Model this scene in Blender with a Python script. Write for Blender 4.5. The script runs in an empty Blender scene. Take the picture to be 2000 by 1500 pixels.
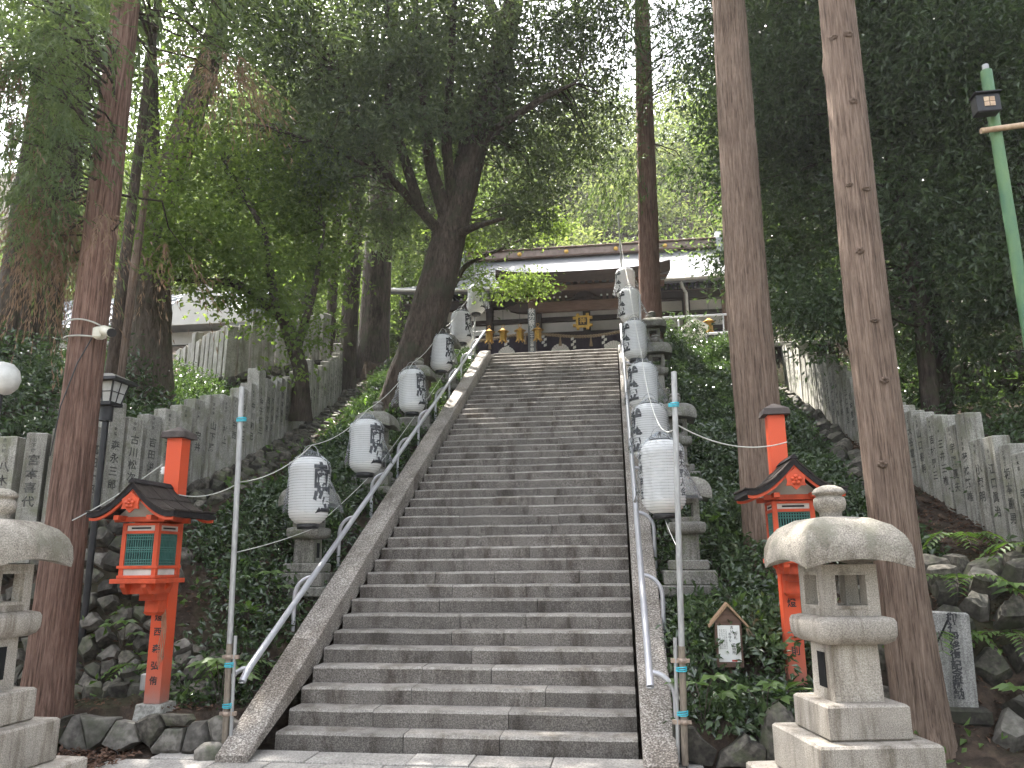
import bpy, bmesh, math, random
import numpy as np
from mathutils import Vector, Matrix

SC = bpy.context.scene
COL = SC.collection
PI = math.pi

# ------------------------------------------------------------------ camera
cam_d = bpy.data.cameras.new('camera')
cam = bpy.data.objects.new('camera', cam_d)
COL.objects.link(cam)
cam_d.sensor_width = 36.0
cam_d.lens = 27.44
cam_d.clip_start = 0.05
cam_d.clip_end = 600.0
RT = Vector((0.99053692, 0.13700772, -0.00809236))
UP = Vector((0.03826466, -0.21905938, 0.97496092))
FW = Vector((-0.13180446, 0.96604445, 0.22222896))
mw = Matrix((RT, UP, -FW)).transposed().to_4x4()
mw.translation = Vector((3.332, -7.578, 1.712))
cam.matrix_world = mw
SC.camera = cam

# ------------------------------------------------------------------ world and sun
SUN_EL, SUN_AZ = math.radians(60), math.radians(-40)     # azimuth from +Y towards +X
wd = bpy.data.worlds.new('World')
SC.world = wd
wd.use_nodes = True
wn = wd.node_tree.nodes
wl = wd.node_tree.links
wn.clear()
sky = wn.new('ShaderNodeTexSky')
sky.sky_type = 'NISHITA'
sky.sun_disc = False
sky.sun_elevation = SUN_EL
sky.sun_rotation = SUN_AZ
sky.air_density = 1.0
sky.dust_density = 4.0
sky.ozone_density = 1.0
hs = wn.new('ShaderNodeHueSaturation')
hs.inputs['Saturation'].default_value = 0.3
bgn = wn.new('ShaderNodeBackground')
bgn.inputs['Strength'].default_value = 0.15
wo = wn.new('ShaderNodeOutputWorld')
wl.new(sky.outputs['Color'], hs.inputs['Color'])
wl.new(hs.outputs['Color'], bgn.inputs['Color'])
wl.new(bgn.outputs['Background'], wo.inputs['Surface'])

sun_d = bpy.data.lights.new('sun', 'SUN')
sun_d.energy = 4.6
sun_d.angle = math.radians(0.6)
sun_d.color = (1.0, 0.95, 0.86)
sun = bpy.data.objects.new('sun', sun_d)
COL.objects.link(sun)
sd = Vector((math.sin(SUN_AZ) * math.cos(SUN_EL), math.cos(SUN_AZ) * math.cos(SUN_EL), math.sin(SUN_EL)))
sun.rotation_euler = sd.to_track_quat('Z', 'Y').to_euler()
sun.location = (0, 0, 40)

SC.view_settings.view_transform = 'Standard'
SC.view_settings.look = 'None'
SC.view_settings.exposure = 2.55
SC.view_settings.gamma = 1.0
SC.view_settings.use_curve_mapping = False
cy = SC.cycles
cy.use_denoising = True
cy.max_bounces = 6
cy.diffuse_bounces = 4
cy.glossy_bounces = 2
cy.transmission_bounces = 4
cy.transparent_max_bounces = 12
cy.caustics_reflective = False
cy.caustics_refractive = False
cy.sample_clamp_indirect = 6.0
cy.use_adaptive_sampling = True
cy.adaptive_threshold = 0.02

# ------------------------------------------------------------------ materials
class Nt:
    def __init__(s, name):
        s.m = bpy.data.materials.new(name)
        s.m.use_nodes = True
        s.t = s.m.node_tree
        s.n = s.t.nodes
        s.n.clear()
        s.out = s.n.new('ShaderNodeOutputMaterial')
        s.b = None
    def new(s, t, **kw):
        n = s.n.new(t)
        for k, v in kw.items():
            setattr(n, k, v)
        return n
    def link(s, a, b):
        s.t.links.new(a, b)
    def bsdf(s, rough=.8, metallic=0, spec=.5):
        s.b = s.new('ShaderNodeBsdfPrincipled')
        s.b.inputs['Roughness'].default_value = rough
        s.b.inputs['Metallic'].default_value = metallic
        s.b.inputs['Specular IOR Level'].default_value = spec
        s.link(s.b.outputs[0], s.out.inputs['Surface'])
        return s.b
    def coord(s, stretch=(1, 1, 1), shift=True):
        tc = s.new('ShaderNodeTexCoord')
        mp = s.new('ShaderNodeMapping')
        mp.inputs['Scale'].default_value = stretch
        s.link(tc.outputs['Object'], mp.inputs['Vector'])
        if shift:
            oi = s.new('ShaderNodeObjectInfo')
            ml = s.new('ShaderNodeMath', operation='MULTIPLY')
            ml.inputs[1].default_value = 37.0
            s.link(oi.outputs['Random'], ml.inputs[0])
            cx = s.new('ShaderNodeCombineXYZ')
            for i in range(3):
                s.link(ml.outputs[0], cx.inputs[i])
            s.link(cx.outputs[0], mp.inputs['Location'])
        return mp.outputs[0]
    def noise(s, vec, scale, detail=4, rough=.55, dist=0):
        n = s.new('ShaderNodeTexNoise')
        n.inputs['Scale'].default_value = scale
        n.inputs['Detail'].default_value = detail
        n.inputs['Roughness'].default_value = rough
        n.inputs['Distortion'].default_value = dist
        s.link(vec, n.inputs['Vector'])
        return n.outputs['Fac']
    def ramp(s, fac, stops):
        r = s.new('ShaderNodeValToRGB')
        e = r.color_ramp.elements
        while len(e) < len(stops):
            e.new(.5)
        for i, (p, c) in enumerate(stops):
            e[i].position = p
            e[i].color = (*c, 1) if len(c) == 3 else c
        s.link(fac, r.inputs[0])
        return r.outputs[0]
    def mix(s, fac, a, b, mode='MIX'):
        n = s.new('ShaderNodeMix', data_type='RGBA', blend_type=mode)
        for sock, v in ((n.inputs[0], fac), (n.inputs[6], a), (n.inputs[7], b)):
            if isinstance(v, (int, float)):
                sock.default_value = v
            elif isinstance(v, tuple):
                sock.default_value = (*v, 1) if len(v) == 3 else v
            else:
                s.link(v, sock)
        return n.outputs[2]
    def bump(s, h, strength=.5, dist=.01):
        n = s.new('ShaderNodeBump')
        n.inputs['Strength'].default_value = strength
        n.inputs['Distance'].default_value = dist
        s.link(h, n.inputs['Height'])
        s.link(n.outputs[0], s.b.inputs['Normal'])
        return n
    def color(s, c):
        s.link(c, s.b.inputs['Base Color'])
    def objvar(s, col, lo=.8, hi=1.15):
        oi = s.new('ShaderNodeObjectInfo')
        mr = s.new('ShaderNodeMapRange')
        mr.inputs['To Min'].default_value = lo
        mr.inputs['To Max'].default_value = hi
        s.link(oi.outputs['Random'], mr.inputs['Value'])
        hv = s.new('ShaderNodeHueSaturation')
        s.link(mr.outputs[0], hv.inputs['Value'])
        s.link(col, hv.inputs['Color'])
        return hv.outputs[0]

def stone_mat(name, c1, c2, c3, speck=90, big=1.5, rough=.85, bump=.5, var=(.8, 1.15), stain=None, stain_stretch=(6, 6, .7), moss=None, sand=0.5):
    k = Nt(name)
    k.bsdf(rough)
    v = k.coord()
    sp = k.noise(v, speck, 2, .6)
    c = k.ramp(sp, [(.32, c1), (.5, c2), (.66, c3)])
    bn = k.noise(v, big, 5, .65)
    c = k.mix(.75, c, k.ramp(bn, [(.3, (.62, .6, .58)), (.62, (1.1, 1.08, 1.04))]), 'MULTIPLY')
    if stain:
        sv = k.coord(stain_stretch)
        sn = k.noise(sv, 1.0, 4, .7)
        f = k.ramp(sn, [(.48, (0, 0, 0)), (.66, (1, 1, 1))])
        c = k.mix(f, c, k.mix(1.0, c, stain, 'MULTIPLY'))
    if moss:
        mn = k.noise(v, 3.1, 6, .7)
        f = k.ramp(mn, [(.5, (0, 0, 0)), (.66, (.85, .85, .85))])
        c = k.mix(f, c, moss)
    c = k.objvar(c, *var)
    k.color(c)
    h = k.mix(sand, k.noise(v, speck * .6, 3, .6), k.noise(v, big * 9, 5, .6))
    k.bump(h, bump, .012)
    return k.m

MAT = {}
MAT['granite'] = stone_mat('granite', (.21, .19, .17), (.35, .32, .285), (.47, .44, .4), 130, 2.2, .8, .35, (.9, 1.1), stain=(.5, .47, .43), stain_stretch=(8, 8, .9), moss=None)
MAT['granite_cap'] = stone_mat('granite_cap', (.16, .145, .13), (.3, .275, .24), (.43, .4, .36), 100, 4.0, .88, .5, (.9, 1.1), stain=(.5, .47, .43), stain_stretch=(4, 4, 3), moss=(.17, .165, .125))
MAT['granite_old'] = stone_mat('granite_old', (.1, .098, .09), (.2, .195, .18), (.29, .285, .265), 70, 3.0, .9, .4, (.8, 1.1), stain=(.5, .5, .46), stain_stretch=(7, 7, .8), moss=(.1, .115, .06))
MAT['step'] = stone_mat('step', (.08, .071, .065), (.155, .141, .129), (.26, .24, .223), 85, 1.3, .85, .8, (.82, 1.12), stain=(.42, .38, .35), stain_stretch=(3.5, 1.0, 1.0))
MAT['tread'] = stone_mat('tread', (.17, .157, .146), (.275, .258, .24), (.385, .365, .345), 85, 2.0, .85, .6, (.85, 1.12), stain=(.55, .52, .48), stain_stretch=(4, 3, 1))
MAT['kerb'] = stone_mat('kerb', (.1, .088, .078), (.24, .215, .195), (.55, .52, .49), 60, 1.3, .85, .8, (.9, 1.08), stain=(.6, .57, .54), stain_stretch=(2, 1, 1))
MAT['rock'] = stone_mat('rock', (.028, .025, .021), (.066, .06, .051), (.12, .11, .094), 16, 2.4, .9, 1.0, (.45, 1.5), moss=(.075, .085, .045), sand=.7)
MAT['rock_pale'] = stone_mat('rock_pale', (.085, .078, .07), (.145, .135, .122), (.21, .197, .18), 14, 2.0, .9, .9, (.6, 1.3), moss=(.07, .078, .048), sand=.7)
MAT['pillar'] = stone_mat('pillar', (.19, .187, .172), (.32, .315, .292), (.43, .425, .395), 80, 3.0, .9, .3, (.82, 1.12), stain=(.5, .49, .44), stain_stretch=(9, 9, .9), moss=(.17, .175, .12))
MAT['paving'] = stone_mat('paving', (.2, .19, .18), (.34, .325, .31), (.45, .43, .41), 60, 2.5, .85, .4, (.82, 1.12))
MAT['tablet'] = stone_mat('tablet', (.17, .17, .165), (.28, .28, .275), (.38, .38, .37), 90, 2.5, .85, .3, (1, 1), stain=(.45, .45, .43), stain_stretch=(7, 7, .6))
MAT['concrete'] = stone_mat('concrete', (.24, .235, .225), (.33, .325, .31), (.42, .415, .4), 40, 5, .9, .4, (.95, 1.05), stain=(.5, .5, .47), stain_stretch=(8, 8, 2))

def bark_mat(name, c1, c2, c3, sx=26, sz=1.1, bump=1.0, moss=None):
    k = Nt(name)
    k.bsdf(.92, spec=.2)
    v = k.coord((sx, sx, sz))
    n = k.noise(v, 1.0, 5, .62, .4)
    v2 = k.coord((1, 1, 1))
    n2 = k.noise(k.coord((sx * 2.6, sx * 2.6, sz * 2.2)), 1.0, 4, .65, .6)
    n = k.mix(.45, n, n2)
    c = k.ramp(n, [(.36, c1), (.48, c2), (.62, c3)])
    b = k.noise(v2, 1.7, 5, .6)
    c = k.mix(.6, c, k.ramp(b, [(.3, (.6, .57, .55)), (.65, (1.15, 1.12, 1.1))]), 'MULTIPLY')
    if moss:
        f = k.ramp(k.noise(v2, 2.6, 6, .7), [(.5, (0, 0, 0)), (.66, (.85, .85, .85))])
        c = k.mix(f, c, moss)
    k.color(c)
    k.bump(n, bump, .035)
    return k.m
MAT['bark_red'] = bark_mat('bark_red', (.055, .034, .027), (.165, .1, .078), (.28, .185, .15), 42, 2.2, 1.0)
MAT['bark_brown'] = bark_mat('bark_brown', (.06, .043, .033), (.18, .13, .102), (.3, .23, .185), 44, 2.0, 1.0)
MAT['bark_dark'] = bark_mat('bark_dark', (.024, .019, .016), (.056, .045, .037), (.105, .086, .072), 18, 3.0, 1.0, moss=(.05, .055, .03))
MAT['bark_oak'] = bark_mat('bark_oak', (.026, .02, .016), (.065, .05, .04), (.115, .092, .076), 16, 4.0, 1.0, moss=(.05, .053, .034))
MAT['bark_old'] = bark_mat('bark_old', (.042, .033, .027), (.1, .078, .064), (.165, .135, .115), 16, 3.0, 1.0, moss=(.07, .075, .05))
MAT['branch'] = bark_mat('branch', (.03, .025, .021), (.065, .053, .045), (.11, .09, .078), 12, 4, .5)

def leaf_mat(name, c1, c2, rough=.45, trans=.45, tcol=None, spec=.5):
    k = Nt(name)
    at = k.new('ShaderNodeAttribute', attribute_name='tint')
    c = k.ramp(at.outputs['Fac'], [(0.0, c1), (1.0, c2)])
    b = k.new('ShaderNodeBsdfPrincipled')
    b.inputs['Roughness'].default_value = rough
    b.inputs['Specular IOR Level'].default_value = spec
    k.link(c, b.inputs['Base Color'])
    tr = k.new('ShaderNodeBsdfTranslucent')
    tc = k.mix(1.0, c, tcol or (1.5, 1.7, .7), 'MULTIPLY')
    k.link(tc, tr.inputs['Color'])
    mx = k.new('ShaderNodeMixShader')
    mx.inputs[0].default_value = trans
    k.link(b.outputs[0], mx.inputs[1])
    k.link(tr.outputs[0], mx.inputs[2])
    k.link(mx.outputs[0], k.out.inputs['Surface'])
    return k.m
MAT['leaf_dark'] = leaf_mat('leaf_dark', (.035, .058, .03), (.09, .13, .062), .3, .35)
MAT['leaf_oak'] = leaf_mat('leaf_oak', (.045, .066, .04), (.12, .155, .08), .38, .48, (1.4, 1.45, .8))
MAT['leaf_maple'] = leaf_mat('leaf_maple', (.07, .115, .035), (.16, .215, .07), .55, .6, (1.35, 1.4, .75), .3)
MAT['leaf_mid'] = leaf_mat('leaf_mid', (.055, .09, .035), (.12, .165, .06), .5, .55, (1.35, 1.4, .75), .3)
MAT['leaf_hill'] = leaf_mat('leaf_hill', (.075, .11, .045), (.2, .23, .1), .6, .45, (1.25, 1.25, .8), .2)
MAT['leaf_sugi'] = leaf_mat('leaf_sugi', (.055, .085, .045), (.14, .175, .095), .6, .45, (1.4, 1.5, .7), .2)
MAT['leaf_dead'] = leaf_mat('leaf_dead', (.12, .08, .055), (.28, .2, .145), .8, .3, (1.2, 1.1, .9), .1)
MAT['leaf_shrub'] = leaf_mat('leaf_shrub', (.032, .056, .028), (.08, .118, .054), .2, .22, spec=.8)
MAT['leaf_fresh'] = leaf_mat('leaf_fresh', (.06, .11, .03), (.12, .19, .055), .42, .4)
MAT['litter'] = leaf_mat('litter', (.05, .03, .022), (.17, .1, .07), .8, .15, (1, .9, .8), .2)

def plain(name, col, rough=.6, metallic=0, spec=.5, var=.25, scale=8, bump=.0, stretch=(1, 1, 1), lo=None, objv=None):
    k = Nt(name)
    k.bsdf(rough, metallic, spec)
    v = k.coord(stretch)
    n = k.noise(v, scale, 5, .6)
    lo = lo or tuple(x * (1 - var) for x in col)
    c = k.ramp(n, [(.35, lo), (.62, col)])
    if objv:
        c = k.objvar(c, *objv)
    k.color(c)
    if bump:
        k.bump(n, bump, .01)
    return k.m
MAT['vermilion'] = plain('vermilion', (.6, .085, .032), .55, 0, .35, .3, 7, .08, (1, 1, .5))
MAT['shingle'] = plain('shingle', (.055, .045, .04), .9, 0, .2, .5, 14, .6, (1, 3, 1))
MAT['shingle_edge'] = plain('shingle_edge', (.03, .027, .028), .9, 0, .2, .4, 30, .5)
MAT['cap_wood'] = plain('cap_wood', (.1, .085, .08), .85, 0, .2, .4, 12, .3)
MAT['teal'] = plain('teal', (.06, .17, .15), .6, 0, .3, .25, 8)
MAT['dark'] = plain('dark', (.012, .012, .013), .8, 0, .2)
MAT['white_board'] = plain('white_board', (.62, .58, .54), .8, 0, .2, .25, 6)
MAT['steel'] = plain('steel', (.52, .52, .56), .32, .35, .5, .1, 6)
MAT['galv'] = plain('galv', (.4, .4, .4), .5, .4, .5, .3, 10, 0, (4, 4, .8))
MAT['galv_rust'] = plain('galv_rust', (.27, .225, .18), .7, .3, .4, .4, 9, .2, (5, 5, 1))
MAT['clamp'] = plain('clamp', (.42, .33, .27), .6, .5, .4, .4, 30)
MAT['cyan_cord'] = plain('cyan_cord', (.06, .5, .62), .5)
MAT['wire'] = plain('wire', (.5, .5, .46), .6)
MAT['white_cord'] = plain('white_cord', (.75, .74, .7), .7)
MAT['rib_grey'] = plain('rib_grey', (.56, .55, .54), .8)
MAT['black'] = plain('black', (.015, .015, .017), .45)
MAT['ink'] = plain('ink', (.02, .02, .024), .6)
MAT['ink_old'] = plain('ink_old', (.13, .128, .118), .95, 0, .1, scale=14, lo=(.04, .04, .038))
MAT['black_metal'] = plain('black_metal', (.03, .03, .033), .5, .3)
MAT['frosted'] = plain('frosted', (.6, .6, .58), .35)
MAT['green_paint'] = plain('green_paint', (.13, .23, .1), .5, 0, .4, .35, 3, 0, (1, 1, .5), lo=(.06, .15, .09))
MAT['cream_paint'] = plain('cream_paint', (.62, .47, .32), .6, lo=(.4, .26, .17), scale=7)
MAT['camera_white'] = plain('camera_white', (.68, .65, .55), .4)
MAT['wood_new'] = plain('wood_new', (.36, .24, .15), .75, 0, .2, .35, 6, .2, (12, 12, 1.5))
MAT['wood_brown'] = plain('wood_brown', (.17, .105, .08), .7, 0, .25, .35, 4, .15, (1, 8, 8))
MAT['wood_dark'] = plain('wood_dark', (.06, .042, .035), .75, 0, .2, .35, 4, .1, (1, 6, 6))
MAT['wood_weathered'] = plain('wood_weathered', (.14, .115, .1), .9, 0, .2, .45, 5, .5, (14, 14, 1))
MAT['plaster'] = plain('plaster', (.72, .69, .66), .9, 0, .1, .1, 3)
MAT['copper_roof'] = plain('copper_roof', (.19, .195, .21), .5, .1, .5, .2, 6, .05, (1, 4, 4))
MAT['ridge_copper'] = plain('ridge_copper', (.33, .245, .22), .5, .2, .4, .25, 5)
MAT['gold'] = plain('gold', (.75, .45, .12), .35, .9, .5, .3, 20)
MAT['purple'] = plain('purple', (.034, .025, .038), .9, 0, .1, .3, 6)
MAT['cloth_white'] = plain('cloth_white', (.7, .68, .64), .9, 0, .1, .12, 10)
MAT['rope'] = plain('rope', (.38, .29, .2), .9, 0, .1, .35, 30, .3)
MAT['sign_board'] = plain('sign_board', (.17, .18, .2), .6)
MAT['paper_white'] = plain('paper_white', (.8, .8, .79), .8, 0, .2, .04)
MAT['red_mark'] = plain('red_mark', (.6, .05, .04), .7)
MAT['roof_tile'] = plain('roof_tile', (.4, .41, .44), .5, 0, .4, .2, 6)
MAT['pale_blue'] = plain('pale_blue', (.5, .62, .68), .5)
MAT['lattice_red'] = plain('lattice_red', (.33, .1, .05), .7)

# washi paper: thin, lets light through
k = Nt('washi')
k.bsdf(.75, spec=.2)
vv = k.coord()
cc = k.ramp(k.noise(vv, 5, 4, .6), [(.3, (.84, .83, .815)), (.65, (.9, .895, .885))])
k.color(cc)
tr = k.new('ShaderNodeBsdfTranslucent')
k.link(cc, tr.inputs[0])
mx = k.new('ShaderNodeMixShader')
mx.inputs[0].default_value = .35
k.link(k.b.outputs[0], mx.inputs[1])
k.link(tr.outputs[0], mx.inputs[2])
k.link(mx.outputs[0], k.out.inputs['Surface'])
MAT['washi'] = k.m

# thin clear plastic film: mostly clear, glossy creases, faintly milky
k = Nt('plastic_film')
g = k.new('ShaderNodeBsdfGlossy')
g.inputs['Roughness'].default_value = .14
g.inputs['Color'].default_value = (.95, .96, 1, 1)
tp = k.new('ShaderNodeBsdfTransparent')
tp.inputs['Color'].default_value = (.96, .97, .98, 1)
df = k.new('ShaderNodeBsdfDiffuse')
df.inputs['Color'].default_value = (.8, .84, .9, 1)
lw = k.new('ShaderNodeLayerWeight')
lw.inputs['Blend'].default_value = .11
vv = k.coord()
bn = k.new('ShaderNodeBump')
bn.inputs['Strength'].default_value = .35
bn.inputs['Distance'].default_value = .02
k.link(k.noise(vv, 16, 3, .6, 1.5), bn.inputs['Height'])
for nn in (g, df, lw):
    k.link(bn.outputs[0], nn.inputs['Normal'])
m0 = k.new('ShaderNodeMixShader')
m0.inputs[0].default_value = .05
k.link(tp.outputs[0], m0.inputs[1])
k.link(df.outputs[0], m0.inputs[2])
m1 = k.new('ShaderNodeMixShader')
k.link(lw.outputs['Fresnel'], m1.inputs[0])
k.link(m0.outputs[0], m1.inputs[1])
k.link(g.outputs[0], m1.inputs[2])
k.link(m1.outputs[0], k.out.inputs['Surface'])
MAT['plastic'] = k.m

# vermilion post: paint worn to grey primer towards the foot
k = Nt('vermilion_post')
k.bsdf(.5, spec=.4)
vv = k.coord()
tc = k.new('ShaderNodeTexCoord')
sx = k.new('ShaderNodeSeparateXYZ')
k.link(tc.outputs['Object'], sx.inputs[0])
ad = k.new('ShaderNodeMath', operation='ADD')
ns = k.new('ShaderNodeMath', operation='MULTIPLY')
k.link(k.noise(vv, 6, 5, .7), ns.inputs[0])
ns.inputs[1].default_value = .35
k.link(sx.outputs['Z'], ad.inputs[0])
k.link(ns.outputs[0], ad.inputs[1])
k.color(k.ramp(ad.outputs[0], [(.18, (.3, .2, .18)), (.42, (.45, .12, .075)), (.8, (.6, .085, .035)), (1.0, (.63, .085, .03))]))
MAT['vermilion_post'] = k.m

# soil with leaf litter tones
k = Nt('soil')
k.bsdf(.95, spec=.1)
vv = k.coord(shift=False)
c0 = k.ramp(k.noise(vv, 7, 6, .7), [(.3, (.022, .017, .013)), (.5, (.05, .038, .03)), (.7, (.095, .068, .052))])
c0 = k.mix(k.ramp(k.noise(vv, 1.1, 4, .6), [(.5, (0, 0, 0)), (.65, (.7, .7, .7))]), c0, (.04, .045, .022))
k.color(c0)
k.bump(k.noise(vv, 22, 5, .7), .9, .03)
MAT['soil'] = k.m

# ------------------------------------------------------------------ mesh helpers
class MB:
    def __init__(s):
        s.v = []
        s.f = []
        s.smooth = []
    def add(s, vs, fs, smooth=False):
        o = len(s.v)
        s.v += [tuple(p) for p in vs]
        s.f += [tuple(i + o for i in f) for f in fs]
        s.smooth += [smooth] * len(fs)
        return s
    def box(s, c, d, ch=0.0, rz=0.0):
        """box, centre c, full size d, optional chamfer of the vertical and top edges"""
        x, y, z = [q / 2 for q in d]
        if ch <= 0:
            vs = [(-x, -y, -z), (x, -y, -z), (x, y, -z), (-x, y, -z), (-x, -y, z), (x, -y, z), (x, y, z), (-x, y, z)]
            fs = [(3, 2, 1, 0), (4, 5, 6, 7), (0, 1, 5, 4), (1, 2, 6, 5), (2, 3, 7, 6), (3, 0, 4, 7)]
        else:
            vs, fs = [], []
            def ring(e, zz):
                for sx, sy in ((-1, -1), (1, -1), (1, 1), (-1, 1)):
                    a, b = (sx * (x - e), sy * (y - e)), None
                    vs.append((sx * (x - e), sy * (y - e), zz))
            ring(ch, -z); ring(0, -z + ch); ring(0, z - ch); ring(ch, z)
            for r in range(3):
                for i in range(4):
                    j = (i + 1) % 4
                    fs.append((r * 4 + i, r * 4 + j, r * 4 + 4 + j, r * 4 + 4 + i))
            fs += [(3, 2, 1, 0), (12, 13, 14, 15)]
        cs, sn = math.cos(rz), math.sin(rz)
        vs = [(c[0] + p[0] * cs - p[1] * sn, c[1] + p[0] * sn + p[1] * cs, c[2] + p[2]) for p in vs]
        return s.add(vs, fs)
    def frustum(s, c, d0, d1, z0, z1):
        """square frustum: size d0=(x,y) at z0 to d1 at z1"""
        vs = []
        for d, z in ((d0, z0), (d1, z1)):
            for sx, sy in ((-1, -1), (1, -1), (1, 1), (-1, 1)):
                vs.append((c[0] + sx * d[0] / 2, c[1] + sy * d[1] / 2, z))
        return s.add(vs, [(3, 2, 1, 0), (4, 5, 6, 7), (0, 1, 5, 4), (1, 2, 6, 5), (2, 3, 7, 6), (3, 0, 4, 7)])
    def lathe(s, prof, seg=24, c=(0, 0, 0), cap=True, smooth=True):
        vs, fs = [], []
        for r, z in prof:
            for i in range(seg):
                a = 2 * PI * i / seg
                vs.append((c[0] + r * math.cos(a), c[1] + r * math.sin(a), c[2] + z))
        for j in range(len(prof) - 1):
            for i in range(seg):
                k2 = (i + 1) % seg
                fs.append((j * seg + i, j * seg + k2, (j + 1) * seg + k2, (j + 1) * seg + i))
        s.add(vs, fs, smooth)
        if cap:
            s.add([vs[i] for i in range(seg)], [tuple(range(seg))[::-1]])
            o = (len(prof) - 1) * seg
            s.add([vs[o + i] for i in range(seg)], [tuple(range(seg))])
        return s
    def tube(s, pts, rad, seg=8, cap=True, smooth=True):
        pts = [Vector(p) for p in pts]
        n = len(pts)
        if not hasattr(rad, '__len__'):
            rad = [rad] * n
        vs, fs = [], []
        ref = None
        for i, p in enumerate(pts):
            t = (pts[min(i + 1, n - 1)] - pts[max(i - 1, 0)]).normalized()
            if ref is None:
                ref = t.orthogonal().normalized()
            ref = (ref - t * ref.dot(t))
            ref = ref.normalized() if ref.length > 1e-6 else t.orthogonal().normalized()
            b = t.cross(ref)
            for k2 in range(seg):
                a = 2 * PI * k2 / seg
                vs.append(p + (ref * math.cos(a) + b * math.sin(a)) * rad[i])
        for j in range(n - 1):
            for i in range(seg):
                k2 = (i + 1) % seg
                fs.append((j * seg + i, j * seg + k2, (j + 1) * seg + k2, (j + 1) * seg + i))
        s.add(vs, fs, smooth)
        if cap:
            s.add(vs[:seg], [tuple(range(seg))[::-1]])
            s.add(vs[-seg:], [tuple(range(seg))])
        return s
    def prism(s, poly, a, b, axis='y'):
        """extrude a 2D polygon (counter-clockwise) from a to b along an axis; poly is in the two other axes"""
        n = len(poly)
        def P(q, h):
            if axis == 'y': return (q[0], h, q[1])
            if axis == 'x': return (h, q[0], q[1])
            return (q[0], q[1], h)
        vs = [P(q, a) for q in poly] + [P(q, b) for q in poly]
        fs = [tuple(range(n)), tuple(range(2 * n - 1, n - 1, -1))]
        for i in range(n):
            j = (i + 1) % n
            fs.append((i, n + i, n + j, j))
        return s.add(vs, fs)
    def mesh(s, name):
        me = bpy.data.meshes.new(name)
        me.from_pydata(s.v, [], s.f)
        me.polygons.foreach_set('use_smooth', s.smooth)
        me.update()
        return me
    def build(s, name, mat, parent=None, recalc=True):
        me = s.mesh(name)
        if recalc:
            bm = bmesh.new()
            bm.from_mesh(me)
            bmesh.ops.recalc_face_normals(bm, faces=bm.faces)
            bm.to_mesh(me)
            bm.free()
        return link(name, me, mat, parent)

def link(name, me, mat, parent=None, loc=None, rz=None):
    if mat is not None and len(me.materials) == 0:
        me.materials.append(MAT[mat] if isinstance(mat, str) else mat)
    o = bpy.data.objects.new(name, me)
    COL.objects.link(o)
    if parent is not None:
        o.parent = parent
    if loc is not None:
        o.location = loc
    if rz is not None:
        o.rotation_euler = (0, 0, rz)
    return o

def tag(o, label=None, cat=None, group=None, kind=None):
    if label: o['label'] = label
    if cat: o['category'] = cat
    if group: o['group'] = group
    if kind: o['kind'] = kind
    return o

def thing(name, loc, label, cat, group=None, rz=0.0):
    o = bpy.data.objects.new(name, None)
    o.empty_display_size = .2
    COL.objects.link(o)
    o.location = loc
    o.rotation_euler = (0, 0, rz)
    return tag(o, label, cat, group)

def kids(o):
    return KIDS.get(o.name, [])
KIDS = {}
def copy_tree(o, parent=None):
    c = o.copy()
    COL.objects.link(c)
    c.parent = parent
    for ch in list(o.children):
        copy_tree(ch, c)
    return c

TEXT_CACHE = {}
def text_mesh(body, size=1.0, offset=0.0, spacing=1.0, extrude=0.0):
    key = (body, size, offset, spacing, extrude)
    if key in TEXT_CACHE:
        return TEXT_CACHE[key]
    c = bpy.data.curves.new('writing', 'FONT')
    c.body = body
    c.size = size
    c.align_x = 'CENTER'
    c.align_y = 'CENTER'
    c.offset = offset
    c.resolution_u = 2
    c.space_line = spacing
    c.extrude = extrude
    o = bpy.data.objects.new('writing', c)
    COL.objects.link(o)
    dg = bpy.context.evaluated_depsgraph_get()
    me = bpy.data.meshes.new_from_object(o.evaluated_get(dg))
    bpy.data.objects.remove(o)
    bpy.data.curves.remove(c)
    TEXT_CACHE[key] = me
    return me

def vtext(chars, size, offset=0.0, spacing=1.0):
    """characters one below the other, flat in the XZ plane facing -Y"""
    key = ('v', chars, size, offset, spacing)
    if key in TEXT_CACHE:
        return TEXT_CACHE[key]
    src = text_mesh('\n'.join(chars), size, offset, spacing)
    me = src.copy()
    me.transform(Matrix.Rotation(PI / 2, 4, 'X'))
    me.materials.clear()
    TEXT_CACHE[key] = me
    return me
# ------------------------------------------------------------------ the lie of the land
RISE, RUN, WID, NST = .16, .29082, 3.408, 46
TOPZ = RISE * NST
FL_Y = [-3, 1.1, 1.3, 2.2, 3.6, 5.0, 7.0, 10.2, 13.0, 16.7, 22, 30]
FL_X = [-3.3, -3.3, -3.25, -3.1, -2.85, -2.85, -3.15, -3.6, -4.2, -4.9, -5.6, -6]
FLZ_Y = [-3, 1.3, 2.5, 3.7, 5.1, 7.0, 10.3, 13.0, 16.7, 24]
FLZ_Z = [2.25, 2.25, 2.67, 3.07, 3.63, 4.2, 5.36, 6.6, 8.0, 8.2]
FRZ_Y = [-3, 0, 2.3, 3.3, 5.15, 7.5, 10.8, 14.7, 20]
FRZ_Z = [.9, 1.15, 1.79, 2.19, 2.95, 3.96, 5.2, 6.6, 7.4]
FRX = 7.72

def sst(a, b, v):
    q = np.clip((v - a) / (b - a), 0, 1)
    return q * q * (3 - 2 * q)

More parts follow.
